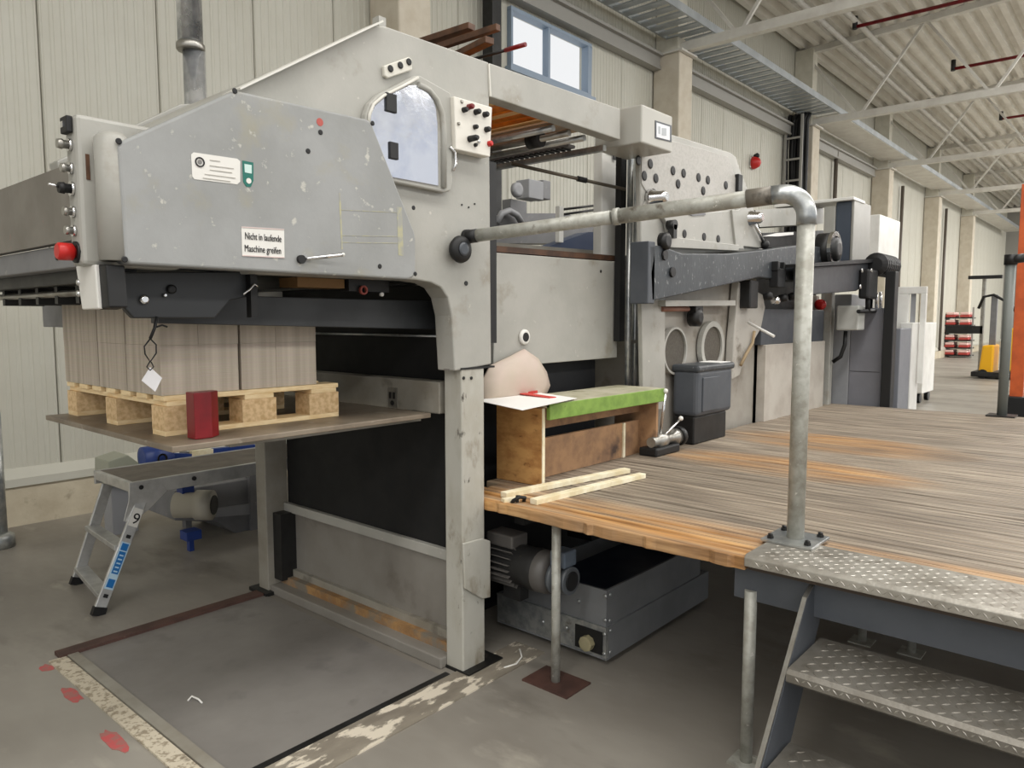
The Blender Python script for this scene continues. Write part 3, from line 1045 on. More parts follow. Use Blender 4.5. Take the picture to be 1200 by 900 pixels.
p = atX(97, 140, bx)
part('key_switch', MB().box(bx - .016, bx, 2.255, 2.305, p.z - .022, p.z + .022), black, colm, bevel=.003)
part('key', MB().box(bx - .02, bx - .016, 2.272, 2.29, p.z - .008, p.z + .008), chrome, colm)
button(163, .014, steel, .028)
button(192, .013, steel, .022)
button(217, .016, black, .03)
part('toggle', MB().cyl((bx - .03, 2.278, atX(98, 217, bx).z), (bx - .06, 2.278, atX(98, 215, bx).z), .004, 8), chrome, colm)
button(245, .013, steel, .022)
button(268, .013, steel, .02)
p = atX(100, 294, bx)
part('emergency_stop', MB().lathe((bx, 2.275, p.z), (-1, 0, 0), [(0, .016), (.012, .016), (.012, .024), (.045, .024), (.05, .02)], 18), red_m, colm, label='red mushroom emergency stop button')
part('stop_collar', MB().cyl((bx + .002, 2.275, p.z), (bx - .006, 2.275, p.z), .03, 16), black, colm)

# badges and lettering on the cover
def onC(u, v, off=.0012):
    return atY(u, v, YC - off)


bp = [(224, 181), (227, 178.5), (278, 186), (281.5, 189), (281.5, 213), (278, 216), (228, 210), (225.5, 207)]
bd = part('badge_plate', MB().prism([onC(u, v) for u, v in bp], (0, .004, 0)), white_m, cover, label='white badge plate with a round black emblem')
ce = onC(234, 190)
part('emblem_ring', MB().ring((ce.x, YC - .0022, ce.z), (0, -1, 0), .0145, .0105, .0012), ink, bd)
part('emblem_core', MB().cyl((ce.x, YC - .0016, ce.z), (ce.x, YC - .0026, ce.z), .0065, 16), mat('emblem_grey', (120, 118, 116), .5), bd)
for k, (u0, u1, v_) in enumerate([(246, 258, 187.5), (246, 274, 194), (246, 272, 199), (240, 276, 204), (238, 270, 208.5)]):
    a, b = onC(u0, v_, .002), onC(u1, v_ + (u1 - u0) * .13, .002)
    part('fine_print', MB().bar(a, b, .0012, .0022, (0, 0, 1)), mat('print_grey', (176, 172, 164), .6), bd)
tp = [(284, 188), (297, 190.5), (297, 212), (294, 219), (289, 219), (285, 213)]
ts = part('teal_sticker', MB().prism([onC(u, v) for u, v in tp], (0, .004, 0)), teal_m, cover, label='teal inspection sticker')
part('sticker_window', MB().prism([onC(u, v, .002) for u, v in [(286.5, 192), (295, 193.5), (295, 203.5), (287, 202)]], (0, .002, 0)), mat('sticker_pale', (196, 220, 214), .5), ts)
ce = onC(291.5, 212)
part('sticker_seal', MB().cyl((ce.x, YC - .0022, ce.z), (ce.x, YC - .001, ce.z), .0085, 18), white_m, ts)
sg = [(283, 265.5), (333, 268.5), (333.5, 302.5), (284, 300)]
sign = part('warning_sign', MB().prism([onC(u, v) for u, v in sg], (0, .004, 0)), white_m, cover, label='white warning sign with black German lettering')
a, b = onC(283, 270), onC(333, 272)
rt = V((1, 0, 0))
wsg = onC(331, 285).x - onC(286, 285).x
for s, (u, v) in (('Nicht in laufende', (287, 280)), ('Maschine greifen', (286.5, 294.5))):
    o_ = lettering('lettering', s, .03, onC(u, v, .0022), rt, (0, 0, 1), ink, sign)
    wd = max(q.co.x for q in o_.data.vertices) - min(q.co.x for q in o_.data.vertices)
    k_ = wsg * .94 / wd
    for q in o_.data.vertices:
        q.co.x *= k_
part('sign_border', MB().bar(onC(283, 266, .002), onC(333, 269, .002), .001, .003).bar(onC(284, 299.5, .002), onC(333.5, 302, .002), .001, .003), mat('sign_pink', (206, 186, 182), .5), sign)
# old tape residue on the cover
tape = mat('old_yellow_tape', (172, 168, 138), .6, mottle=((154, 154, 146), 30, .42, .58))
part('tape_residue', MB().prism([onC(u, v, .0006) for u, v in [(465, 242), (471, 243), (473, 300), (467, 299)]], (0, .001, 0)), tape, cover)
part('tape_residue', MB().prism([onC(u, v, .0006) for u, v in [(397, 226), (399, 226), (402, 292), (400, 292)]], (0, .001, 0)), tape, cover)
for (v0, v1) in ((246, 249), (276, 277), (284, 285)):
    part('tape_residue', MB().bar(onC(400, v0, .0004), onC(466, v1, .0004), .001, .0022), tape, cover)
# holes, bolts, red dot and lever
hole = MB().lathe((0, 0, 0), (0, -1, 0), [(0, .0085), (.0015, .0085), (.002, .006)], 16).mesh('hole_plug')
for (u, v) in [(139, 165.5), (275, 106.5), (361, 177), (375.5, 155), (436.5, 144.5), (484.5, 243.5), (445, 312), (486.5, 321), (146, 304)]:
    piece('hole_plug', hole, black, cover, onC(u, v, .0002))
ce = onC(375, 143)
part('red_dot', MB().cyl((ce.x, YC - .001, ce.z), (ce.x, YC + .003, ce.z), .013, 18), mat('faded_red', (176, 84, 76), .6), cover)
a = onC(352, 304)
b = atY(402, 298.5, YC - .05)
lv = part('lever', MB().cyl(a + V((0, .004, 0)), b, .0065, 12), chrome, feeder)
part('lever_boss', MB().cyl(a + V((0, .002, 0)), a + V((0, -.012, 0)), .014, 14), dark_steel, lv)
part('lever_tip', MB().sphere(b, .007, 10), white_m, lv)

# glazed arched door on the side frame
def arch(pts, y, t):
    return MB().prism(PL(pts, y), (0, t, 0))


YG = YF - .03
outer = [(428, 150), (428.5, 134), (433, 121), (444, 110), (486, 88.5), (492, 88), (527, 108), (530, 114), (530.5, 214), (528, 224), (520, 225.5), (455, 212), (446, 190)]
door = part('inspection_door', arch(outer, YG, .03), paint, feeder, bevel=.006)
inner = [(433, 150), (434, 136), (439, 124), (450, 114.5), (468, 105), (478, 100.5), (488, 100), (497, 104), (506, 113), (511, 126), (513, 145), (514, 218), (460, 208), (448, 188)]
part('film_window', arch(inner, YG - .004, .006), silver_film, door, bevel=.002, label='arched window behind crinkled reflective film')
part('door_rib', MB().tube(PL([(432, 148), (433, 134), (438, 122), (450, 112), (470, 102), (490, 91)], YG - .006), .006, 8), mat('trim_paint2', (210, 207, 198), .4), door)
part('door_bend', MB().tube(PL([(490, 99), (503, 106), (512, 117), (518, 133), (520, 155), (520, 220)], YG - .004), .012, 10), paint, door)
part('hinge', MB().box(*sorted((atY(450.5, 120, YG).x, atY(463, 120, YG).x)), YG - .012, YG, atY(457, 132, YG).z, atY(457, 110, YG).z), black, door, bevel=.003)
part('hinge', MB().box(*sorted((atY(455, 180, YG).x, atY(465, 180, YG).x)), YG - .012, YG, atY(460, 187, YG).z, atY(460, 167, YG).z), black, door, bevel=.003)
part('latch', MB().tube(PL([(527, 172), (533, 178), (534, 192), (531, 200)], YG - .004), .006, 8), chrome, door)
# three hole plate
hp = PL([(450, 77), (479, 66.5), (483, 69), (483.5, 82), (455, 91.5), (451, 89)], YF - .016)
tpl = part('sensor_plate', MB().prism(hp, (0, .017, 0)), mat('trim_paint3', (206, 203, 192), .4), feeder, bevel=.004)
hole2 = MB().lathe((0, 0, 0), (0, -1, 0), [(0, .0125), (.003, .0125), (.004, .009)], 16).mesh('sensor_hole')
for (u, v) in [(457.5, 80.5), (469, 76.5), (479, 72.5)]:
    piece('sensor_hole', hole2, black, tpl, atY(u, v, YF - .0165))
# black round knob on the frame
kc = atY(532, 293, YF)
kn = part('black_knob', MB().lathe(kc + V((0, .001, 0)), (0, -1, 0), [(0, .026), (.015, .026), (.018, .046), (.036, .056), (.052, .052), (.058, .03)], 26), black, feeder, label='round black knob')
part('knob_cap', MB().lathe(kc + V((0, -.057, 0)), (0, -1, 0), [(0, .028), (.004, .028), (.006, .018)], 20), mat('knob_grey', (70, 74, 80), .35), kn)
for (u, v, r) in [(546, 332, .010), (459, 300, .004), (541, 240, .004), (549, 243, .004), (556, 239, .004)]:
    cc = atY(u, v, YF)
    part('bolt_head', MB().cyl(cc + V((0, .001, 0)), cc + V((0, -.003, 0)), r, 12), dark_steel, feeder)
part('pipe_flange', MB().cyl(end + V((.0, .03, 0)), end + V((0, .012, 0)), .03, 20), black, feeder)

# operating panel with knobs
YPN = 2.15
pn = part('control_panel', MB().prism(PL([(532, 112.5), (577, 125.5), (574.5, 184), (534.5, 175)], YPN), (0, .05, 0)), mat('panel_ivory', (222, 218, 208), .4), feeder, bevel=.004, label='ivory operating panel with knobs and buttons')


def knob(u, v, r, L, m):
    c0 = atY(u, v, YPN)
    part('knob', MB().lathe(c0 + V((0, .001, 0)), (0, -1, 0), [(0, r), (L * .8, r * .9), (L, r * .6)], 14), m, pn)


for (u, v, r, L, m) in [(543, 129, .011, .025, black), (549, 125.5, .012, .03, red_dark), (557, 131.5, .012, .03, black), (567.5, 134.5, .012, .025, black), (556, 149, .01, .02, dark_steel),
                        (569.5, 152, .012, .025, black), (550, 163, .013, .05, black), (560.5, 166, .008, .01, chrome), (556.5, 170, .008, .014, dark_steel), (573, 168.5, .012, .02, red_m),
                        (537, 145, .007, .01, steel), (541, 119, .008, .006, steel)]:
    knob(u, v, r, L, m)

# posts
pw = .12
npost = part('post', MB().box(2.205, 2.345, 2.20, 2.305, 0, 1.338), paint_post, feeder, bevel=.006)
part('post_foot', MB().box(2.20, 2.42, 2.16, 2.32, 0, .014), dark_steel, feeder)
part('post', MB().box(2.16, 2.30, 3.70, 3.80, 0, 1.6), paint_dirty, feeder, bevel=.005)
part('post_foot', MB().box(2.12, 2.36, 3.66, 3.84, 0, .02), dark_steel, feeder)
for (u, v) in [(543, 443), (552, 443)]:
    cc = atY(u, v, 2.2)
    part('bolt_head', MB().cyl(cc + V((0, .001, 0)), cc + V((0, -.004, 0)), .007, 10), dark_steel, npost)
part('joint_plate', MB().box(2.20, 2.41, 2.197, 2.30, 1.334, 1.342), black, feeder)
cc = atX(524, 426, 2.17)
part('shield_badge', MB().box(2.166, 2.17, cc.y - .018, cc.y + .018, cc.z - .03, cc.z + .01), mat('badge_grey', (120, 116, 110), .4), feeder)
cc = atX(517, 436, 2.19)
part('ball_catch', MB().sphere((2.195, 2.3, 1.345), .014, 12), chrome, feeder)

# inner cross walls between the posts
part('black_curtain', MB().box(2.30, 2.32, 2.305, 3.70, .50, 1.78), black_curtain, feeder, label='black curtain hanging across the feeder opening')
part('cross_rod', MB().cyl((2.285, 2.305, 1.47), (2.285, 3.70, 1.47), .006, 10), galv, feeder)
part('cross_rail', MB().box(2.27, 2.30, 2.305, 3.70, .455, .505), paint, feeder, bevel=.004)
part('lower_panel', MB().box(2.295, 2.31, 2.305, 3.70, .13, .455), panel_mid, feeder)
part('wood_strip', MB().box(2.235, 2.27, 2.31, 3.69, .05, .092), orange_lath, feeder)
part('sill', MB().box(2.27, 2.30, 2.305, 3.70, .05, .13), paint_dirty, feeder)
part('bottom_sill', MB().box(2.17, 2.32, 2.305, 3.70, .0, .05), panel_mid, feeder, bevel=.006)
part('inner_bracket', MB().box(2.2, 2.31, 3.62, 3.70, .08, .46), dark_steel, feeder)

# underside and mechanism of the feeder head
part('under_plate', MB().box(.95, 2.15, 2.32, 3.70, 1.70, 1.73), dark_steel, feeder)
part('cross_bar', MB().box(2.1, 2.16, 2.32, 3.70, 1.69, 1.78), dark_steel, feeder)
part('guide_beam', MB().prism([atY(u, v, 2.42) for u, v in [(186, 344), (514, 353), (514, 386), (186, 379)]], (0, .06, 0)), mat('guide_grey', (58, 60, 62), .5, mottle=((48, 50, 52), 5, .4, .6)), feeder, bevel=.003)
lk = [(141, 319), (139, 354), (157, 373), (252, 373), (270, 352), (298, 347), (298, 318)]
lkp = part('link_plate', MB().prism(PL(lk, 2.30), (0, .03, 0)), mat('link_black', (44, 46, 48), .45), feeder, bevel=.004)
for (u, v, r, m) in [(168, 351, .014, chrome), (192, 346, .006, chrome), (200, 339, .014, black)]:
    cc = atY(u, v, 2.30)
    part('pivot', MB().lathe(cc + V((0, .001, 0)), (0, -1, 0), [(0, r), (.012, r), (.015, r * .6)], 14), m, lkp)
part('clamp_arm', MB().box(atY(292, 340, 2.28).x, atY(300, 340, 2.28).x, 2.27, 2.30, atY(296, 372, 2.28).z, atY(296, 322, 2.28).z), black, feeder)
part('clamp_screw', MB().tube(PL([(285, 345), (292, 340), (298, 333), (302, 336)], 2.265), .004, 6), chrome, feeder)
cc = atY(425, 340, 2.36)
part('red_ring', MB().ring(cc, (0, -1, 0), .018, .011, .01, 18), mat('dull_red', (150, 66, 54), .5), feeder)
cc = atY(446, 345, 2.36)
part('lens', MB().cyl(cc, cc + V((0, -.012, 0)), .008, 12), white_m, feeder)
part('valve_block', MB().box(atY(408, 340, 2.37).x, atY(455, 340, 2.37).x, 2.365, 2.42, 1.655, 1.70), dark_steel, feeder)
part('wood_block', MB().box(atY(345, 335, 2.4).x, atY(400, 335, 2.4).x, 2.38, 2.5, 1.665, 1.70), mat('block_brown', (128, 96, 58), .7), feeder)
part('cable_clip', MB().box(atY(250, 326, 2.33).x, atY(272, 326, 2.33).x, 2.32, 2.36, 1.672, 1.70), mat('olive_clip', (150, 146, 116), .6), feeder)

# limit switch plate at the front corner
sw = part('sensor_cover', MB().prism([atX(u, v, .80) for u, v in [(88.5, 312), (111, 310), (115, 362), (96, 363)]], (.03, 0, 0)), white_m, feeder, bevel=.004, label='white sensor cover plate with two screws')
for v in (331, 344):
    cc = atX(92, v, .80)
    part('screw_head', MB().sphere(cc, .010, 10, sx=.7), chrome, sw)
part('sensor_body', MB().prism([atX(u, v, .81) for u, v in [(110, 310), (124, 310), (128, 360), (116, 363), (111, 340)]], (.05, 0, 0)), black, feeder, bevel=.004)
cc = atY(134, 345, 2.26)
part('sensor_foot', MB().box(cc.x - .012, cc.x + .012, 2.24, 2.28, atY(134, 362, 2.26).z, atY(134, 312, 2.26).z), steel, feeder)

# cross guard at the far left and what is below it
hz0, hz1 = 1.775, 1.99
hg = part('cross_guard', MB().prism([(.80, 2.30, hz0), (.80, 2.30, hz1), (.815, 2.30, hz1 + .004), (.83, 2.30, hz1), (.83, 2.30, hz0)], (0, 1.45, 0)), hood_m, feeder, label='smoky grey guard sheet with faded red scrawl')
part('guard_rail', MB().box(.815, .87, 2.32, 3.75, 1.70, 1.77), paint_mid, feeder, bevel=.004)
part('guard_rail', MB().box(.87, .96, 2.34, 3.75, 1.66, 1.70), dark_steel, feeder)
part('rail_bolt', MB().cyl((.81, 2.55, 1.735), (.82, 2.55, 1.735), .008, 10), black, feeder)
part('shaft', MB().cyl((1.02, 2.36, 1.655), (1.02, 3.72, 1.655), .03, 14), dark_steel, feeder)
part('shaft', MB().cyl((.93, 2.42, 1.635), (.93, 3.72, 1.635), .012, 12), steel, feeder)
for k in range(6):
    yy = 2.5 + k * .2
    part('suction_arm', MB().box(.92, 1.06, yy, yy + .03, 1.60, 1.68), dark_steel, feeder)
part('rear_beam', MB().box(1.20, 1.30, 3.45, 4.0, atX(0, 382, 1.2).z, atX(0, 352, 1.2).z), paint_mid, feeder, bevel=.004)

# rollers and bars between the two beams
def crossbar(x, z, r, m, nm='roller'):
    part(nm, MB().cyl((x, 2.28, z), (x, 3.70, z), r, 14), m, feeder)


for k in range(7):
    crossbar(2.60 + .075 * k, 2.60, .026, orange_roll)
for k in range(3):
    crossbar(2.64 + .19 * k, 2.555, .009, mat('rod_pale', (220, 180, 120), .4), 'rod')
for k, x in enumerate((3.16, 3.25, 3.34)):
    part('slat', MB().box(x - .035, x + .035, 2.28, 3.70, 2.57, 2.585), mat('slat_brown', (168, 146, 120), .6), feeder)
for k, x in enumerate((2.93, 3.06, 3.19)):
    crossbar(x, 2.475, .016, [galv, steel, galv][k], 'rod')
for k, x in enumerate((2.99, 3.125)):
    part('slat', MB().box(x - .03, x + .03, 2.28, 3.70, 2.50, 2.51), mat('slat_brown', (168, 146, 120), .6), feeder)
part('clamp_hub', MB().cyl((3.06, 2.46, 2.475), (3.06, 2.54, 2.475), .042, 18), black, feeder)
part('chain_rack', MB().box(3.24, 3.30, 2.42, 3.58, 2.46, 2.475), paint_mid, feeder)
for k in range(30):
    part('chain_link', MB().box(3.235, 3.305, 2.45 + k * .037, 2.465 + k * .037, 2.452, 2.46), dark_steel, feeder)
part('lattice_edge', MB().box(3.36, 3.39, 2.28, 3.70, 2.44, 2.47), galv, feeder)
a, b = atY(600, 192, 2.75), atY(733, 222, 2.42)
part('tie_rod', MB().cyl(a, b, .010, 12), mat('rod_bronze', (112, 104, 92), .4, .6), feeder)
part('rod_joint', MB().cyl(a + (b - a) * .56, a + (b - a) * .64, .016, 12), dark_steel, feeder)

# drop side panel right of the post
YP2 = 2.50
pn2 = part('drop_panel', MB().prism(PL([(582, 296), (725, 307), (723, 419), (578, 431)], YP2), (0, .03, 0)), paint, feeder, bevel=.004)
gb = atY(613.5, 395, YP2)
part('grip_ring', MB().lathe(gb, (0, -1, 0), [(0, .042), (.012, .04), (.016, .03)], 24), white_m, pn2)
part('grip_hole', MB().cyl(gb + V((0, -.012, 0)), gb + V((0, -.018, 0)), .024, 20), black, pn2)
cc = atY(704, 318, YP2)
part('hole_plug', MB().cyl(cc, cc + V((0, -.002, 0)), .009, 12), black, pn2)
part('panel_top_rail', MB().prism(PL([(582, 288), (727, 300), (727, 306), (582, 295)], YP2 + .02), (0, .05, 0)), brown_bar, feeder)
part('guide_slot', MB().box(atY(573, 300, 2.30).x, atY(583, 300, 2.30).x, 2.306, 2.34, atY(576, 402, 2.31).z, atY(578, 190, 2.31).z), black, feeder)
part('guide_slot', MB().box(atY(727, 300, 2.45).x, atY(733, 300, 2.45).x, 2.45, 2.49, atY(730, 400, 2.45).z, atY(730, 180, 2.45).z), black, feeder)
part('frame_return', MB().box(2.395, 2.415, 2.305, 2.50, 1.36, 2.45), paint, feeder)
part('inner_wall', MB().box(2.42, 3.9, 3.35, 3.38, 0.1, 1.35), dark_steel, feeder)
part('inner_wall', MB().box(2.42, 3.8, 2.62, 2.66, 0.0, 1.86), mat('inner_dark', (26, 27, 30), .7), feeder)  # machine interior wall, taken to the floor to block light under the deck
part('inner_post', MB().box(2.44, 2.5, 2.36, 2.42, 0, 1.34), black, feeder)
part('white_strut', MB().box(atY(705, 240, 2.56).x, atY(727, 240, 2.56).x, 2.56, 2.62, atY(716, 300, 2.56).z, atY(716, 164, 2.56).z + .03), white_pan, feeder, bevel=.004)
cc = atY(716, 175, 2.56)
part('notice_plate', MB().box(cc.x - .05, cc.x + .04, 2.553, 2.56, cc.z - .03, cc.z + .05), paper_m, feeder)
part('notice_mark', MB().box(cc.x - .01, cc.x + .01, 2.551, 2.553, cc.z + .005, cc.z + .035), dark_steel, feeder)
part('notice_clip', MB().box(cc.x + .01, cc.x + .04, 2.55, 2.553, cc.z - .06, cc.z - .03), black, feeder)
# drive and linkage seen through the opening on the far side
yb = 3.35
part('far_motor', MB().box(atY(620, 220, yb).x, atY(637, 220, yb).x, yb, yb + .12, atY(628, 233, yb).z, atY(628, 211, yb).z), bag_grey, feeder, bevel=.005)
part('far_motor', MB().box(atY(639, 220, yb).x, atY(648, 220, yb).x, yb + .02, yb + .14, atY(643, 233, yb).z, atY(643, 211, yb).z), paint_mid, feeder, bevel=.005)
cc = atY(604, 223, yb)
part('far_wheel', MB().lathe(cc, (0, -1, 0), [(0, .05), (.03, .05), (.035, .03)], 20), bag_grey, feeder)
part('far_bracket', MB().box(atY(601, 245, yb).x, atY(620, 245, yb).x, yb + .02, yb + .1, atY(610, 250, yb).z, atY(610, 234, yb).z), paint_mid, feeder, bevel=.005)
part('far_table', MB().prism(PL([(575, 258), (600, 250), (660, 250), (705, 262), (705, 285), (575, 285)], yb + .02), (0, .2, 0)), paint_mid, feeder)
part('far_pulley', MB().tube(PL([(582, 262), (588, 250), (597, 247), (606, 252), (612, 262)], yb - .02), .022, 10), bag_grey, feeder)
part('lift_rod', MB().cyl(atY(655, 246, 2.9), atY(704, 240, 2.9), .008, 10).cyl(atY(655, 252, 2.9), atY(704, 245, 2.9), .008, 10), dark_steel, feeder)
part('lift_post', MB().box(atY(654, 250, 2.88).x, atY(659, 250, 2.88).x, 2.87, 2.9, atY(657, 284, 2.88).z, atY(657, 242, 2.88).z), white_pan, feeder)
part('blue_housing', MB().prism(PL([(640, 290), (690, 272), (704, 272), (704, 297), (640, 297)], 2.9), (0, .1, 0)), mat('steel_blue', (52, 66, 96), .4), feeder)
part('feed_table', MB().prism(PL([(582, 284), (705, 294), (705, 300), (582, 293)], 2.75), (0, .4, 0)), paint_dirty, feeder)

# brown bars and red-ended rod stored on top of the feeder
for (u0, v0, u1, v1, w, lb) in [(488, 52, 553, 31, .05, 'brown bar nearest the peak of the feeder'), (505, 58, 584, 32, .03, 'longest brown bar on top of the feeder'), (535, 66, 574, 47, .05, 'short brown bar ahead of the red ended rod')]:
    a, b = atX(u0, v0, 2.62), atX(u1, v1, 2.62)
    zc = (a.z + b.z) / 2
    a, b = atZ(u0, v0, zc), atZ(u1, v1, zc)
    dd = (a - b).normalized()
    a = b + dd * .75
    solo('stored_bar', MB().bar(a, b, w, .03), brown_bar, lb, 'bar', (a.x, a.y, a.z), 'brown bars stored on top of the feeder', bevel=.003)
part('bar_rest', MB().box(2.3, 2.95, 3.02, 3.06, 2.60, 2.78), brown_bar, feeder)
part('rod_rest', MB().box(2.88, 2.92, 2.78, 2.84, 2.5, 2.899), dark_steel, feeder)
a, b, c_ = atX(545, 72, 2.9), atX(592, 59, 2.9), atX(616, 52, 2.9)
t = thing('red_ended_rod', 'thin dark rod with a red grip pointing up above the beam', 'rod', a)
part('rod', MB().cyl(a, b, .008, 10), black, t)
part('grip', MB().cyl(b, c_, .011, 12), red_dark, t)

# ================================================================== press section with the row of holes
YR = 2.30
press = thing('press_unit', 'grey die press section with rows of round holes in its side plate', 'machine', (4.5, 2.9, 0))
up = [(750, 190), (752, 175), (788, 157.5), (856, 178.5), (863, 184), (866.5, 196), (880, 232), (897, 294), (752, 300)]
part('upper_plate', MB().prism(PL(up, YR), (0, .035, 0)), paint, press, bevel=.008)
part('upper_plate_skin', MB().prism(PL([(752, 215), (752, 182), (789, 165), (853, 183), (857, 192), (868, 228), (868, 232), (770, 245)], YR - .006), (0, .008, 0)), mat('speckled_plate', (176, 173, 167), .5, mottle=((166, 163, 157), 70, .45, .6)), press, bevel=.003)
part('lower_body', MB().box(4.10, 5.58, 2.35, 3.5, 0, 1.86), press_paint, press, bevel=.01)
part('left_jamb', MB().prism(PL([(751, 296), (779, 300), (780, 480), (754, 480)], YR - .0), (0, .03, 0)), paint, press, bevel=.004)
hm = MB().lathe((0, 0, 0), (0, -1, 0), [(0, .028), (.003, .028), (.004, .02)], 18).mesh('plate_hole')
for (u, v) in [(748, 188), (762, 192), (755, 206), (768.5, 209), (788.5, 200), (801, 203), (794.5, 215.5), (818.5, 208), (829.5, 211), (824, 223.5), (850.5, 217)]:
    piece('plate_hole', hm, black, press, atY(u, v, YR - .0065))
hs = MB().lathe((0, 0, 0), (0, -1, 0), [(0, .026), (.003, .026), (.004, .02)], 18).mesh('plate_hole_small')
for (u, v) in [(802, 274), (825, 277.5), (841.5, 280)]:
    piece('plate_hole', hs, black, press, atY(u, v, YR - .03))
# second plate layer, rib and bosses
part('mid_plate', MB().prism(PL([(776, 252), (865, 246), (880, 236), (895, 291), (785, 281), (782, 262)], YR - .03), (0, .03, 0)), paint, press, bevel=.006)
part('mid_rib', MB().prism(PL([(784, 277), (866, 287), (866, 294), (784, 290)], YR - .05), (0, .03, 0)), paint, press, bevel=.004)
part('mid_rib', MB().prism(PL([(858, 246), (866, 246), (872, 292), (863, 292)], YR - .045), (0, .03, 0)), paint, press, bevel=.004)
for (u, v, r) in [(766, 232, .055), (880, 256, .06)]:
    cc = atY(u, v, YR - .03)
    part('shaft_boss', MB().lathe(cc + V((0, .03, 0)), (0, -1, 0), [(0, r), (.03, r), (.05, r * .72), (.1, r * .66), (.12, r * .4)], 22), chrome, press)
part('boss_web', MB().prism(PL([(754, 240), (760, 230), (772, 228), (778, 234), (770, 246)], YR - .01), (0, .02, 0)), paint, press)
cc = atY(783, 264, YR - .03)
part('grease_valve', MB().cyl(cc, cc + V((0, -.05, 0)), .03, 14).box(cc.x - .02, cc.x + .02, cc.y - .05, cc.y - .01, cc.z - .08, cc.z), dark_steel, press)
a, b = atY(884, 262, YR - .05), atY(895, 284, YR - .05)
part('lever', MB().cyl(a, b, .012, 10), chrome, press)
part('lever_ball', MB().sphere(b + (b - a) * .12, .035, 14), black, press)
part('name_plate', MB().prism(PL([(800, 248), (826, 246), (827, 252), (812, 253)], YR - .036), (0, .006, 0)), paint_mid, press)
cc = atY(863, 215, YR)
part('edge_latch', MB().box(cc.x - .03, cc.x + .04, YR - .03, YR, cc.z - .06, cc.z + .06), black, press, bevel=.005)
# operator screen box on top
mx0, mx1 = atY(752, 145, 2.12).x, atY(788, 150, 2.12).x
mz0, mz1 = atY(752, 167, 2.12).z, atY(752, 121.5, 2.12).z
mon = part('screen_box', MB().box(mx0, mx1, 2.12, 2.42, mz0, mz1), mat('box_grey', (174, 172, 164), .4), press, bevel=.008, label='grey box with a small square display')
part('screen_bezel', MB().prism(PL([(768, 141), (787, 147), (787, 166.5), (768, 162)], 2.117), (0, .005, 0)), paint_slate, mon)
part('screen', MB().prism(PL([(769.5, 143.5), (785, 148.5), (785, 164.5), (769.5, 160.5)], 2.115), (0, .003, 0)), screen_m, mon)
for (u0, u1, v) in [(772, 774, 148), (776, 781, 150)]:
    part('screen_glyph', MB().prism(PL([(u0, v), (u1, v + .5), (u1, v + 9), (u0, v + 8.5)], 2.1135), (0, .002, 0)), mat('glyph_grey', (168, 172, 176), .4), mon)
# vertical conduits left of the press
for (u, r, m) in [(737.5, .019, galv), (745.5, .021, galv)]:
    p = atY(u, 300, 2.44)
    part('conduit', MB().cyl((p.x, p.y, .5), (p.x, p.y, atY(u, 176, 2.44).z), r, 14), m, press)
p = atY(742, 400, 2.44)
part('conduit_clip', MB().box(p.x - .06, p.x + .06, p.y - .02, p.y + .03, p.z - .01, p.z + .01), steel, press)
# portholes
ph_ring = [(788, 411, .138, .142), (832, 406, .138, .165)]
for (u, v, r, ro) in ph_ring:
    c0 = atY(u, v, YR + .03)
    part('porthole_ring', MB().ring(c0 + V((0, .01, 0)), (0, -1, 0), ro + .01, r, .035, 32), paint, press)
    part('porthole_mesh', MB().cyl(c0 + V((0, .01, 0)), c0 + V((0, -.012, 0)), r + .002, 32), mesh_grey, press)
c0 = atY(813, 372, YR)
part('motor_cap', MB().lathe((c0.x, YR + .02, c0.z), (0, -1, 0), [(0, .06), (.06, .06), (.075, .03)], 18).box(c0.x - .05, c0.x + .05, YR - .04, YR + .02, c0.z, c0.z + .08), dark_steel, press)
part('red_pipe', MB().cyl(atY(775, 362, YR), atY(806, 362, YR), .018, 10), mat('copper', (132, 92, 76), .5), press)
part('ledge', MB().prism(PL([(780, 352), (862, 352), (862, 358), (780, 359)], YR - .05), (0, .08, 0)), paint, press)
rb_ = [(866, 330), (894, 345), (897, 360), (892, 385), (872, 420), (867, 440), (858, 445), (860, 400)]
part('cast_bracket', MB().prism(PL(rb_, YR - .02), (0, .06, 0)), mat('bracket_grey', (172, 168, 160), .5, dirt=((112, 104, 92), 7, .56, .72)), press, bevel=.008)
part('hose', MB().tube(PL([(884, 388), (882, 402), (874, 416), (868, 428)], YR - .04), .012, 8), mat('hose_tan', (148, 128, 98), .6), press)
part('handle_bar', MB().cyl(atY(877, 378, YR - .06), atY(907, 394, YR - .3), .010, 12), white_m, press)
# dark swing arm
arm = part('swing_arm', MB().prism(PL([(761, 287), (775, 288), (800, 297), (855, 297), (890, 293.5), (938, 287), (968, 290), (968, 328), (935, 330), (890, 325), (764, 353)], 2.18), (0, .10, 0)), paint_dark, press, bevel=.008)
part('arm_hinge', MB().box(atY(756, 320, 2.2).x, atY(764, 320, 2.2).x, 2.18, 2.3, atY(760, 356, 2.2).z, atY(760, 283, 2.2).z), paint_slate, press, bevel=.006)
for (u, v) in [(778, 299), (787, 319)]:
    cc = atY(u, v, 2.18)
    part('bolt_head', MB().cyl(cc + V((0, .002, 0)), cc + V((0, -.014, 0)), .03, 8), dark_steel, arm)
cc = atY(775, 283, 2.2)
part('arm_lug', MB().lathe(cc, (0, -1, 0), [(0, .05), (.04, .05), (.05, .03)], 16), dark_steel, arm)
cc = atY(912, 318, 2.16)
part('clevis', MB().box(cc.x - .07, cc.x + .07, 2.13, 2.2, cc.z - .12, cc.z + .02).box(cc.x - .08, cc.x - .04, 2.13, 2.2, cc.z, cc.z + .07).box(cc.x + .04, cc.x + .08, 2.13, 2.2, cc.z, cc.z + .07), black, arm, bevel=.006)
cc = atY(885, 345, 2.2)
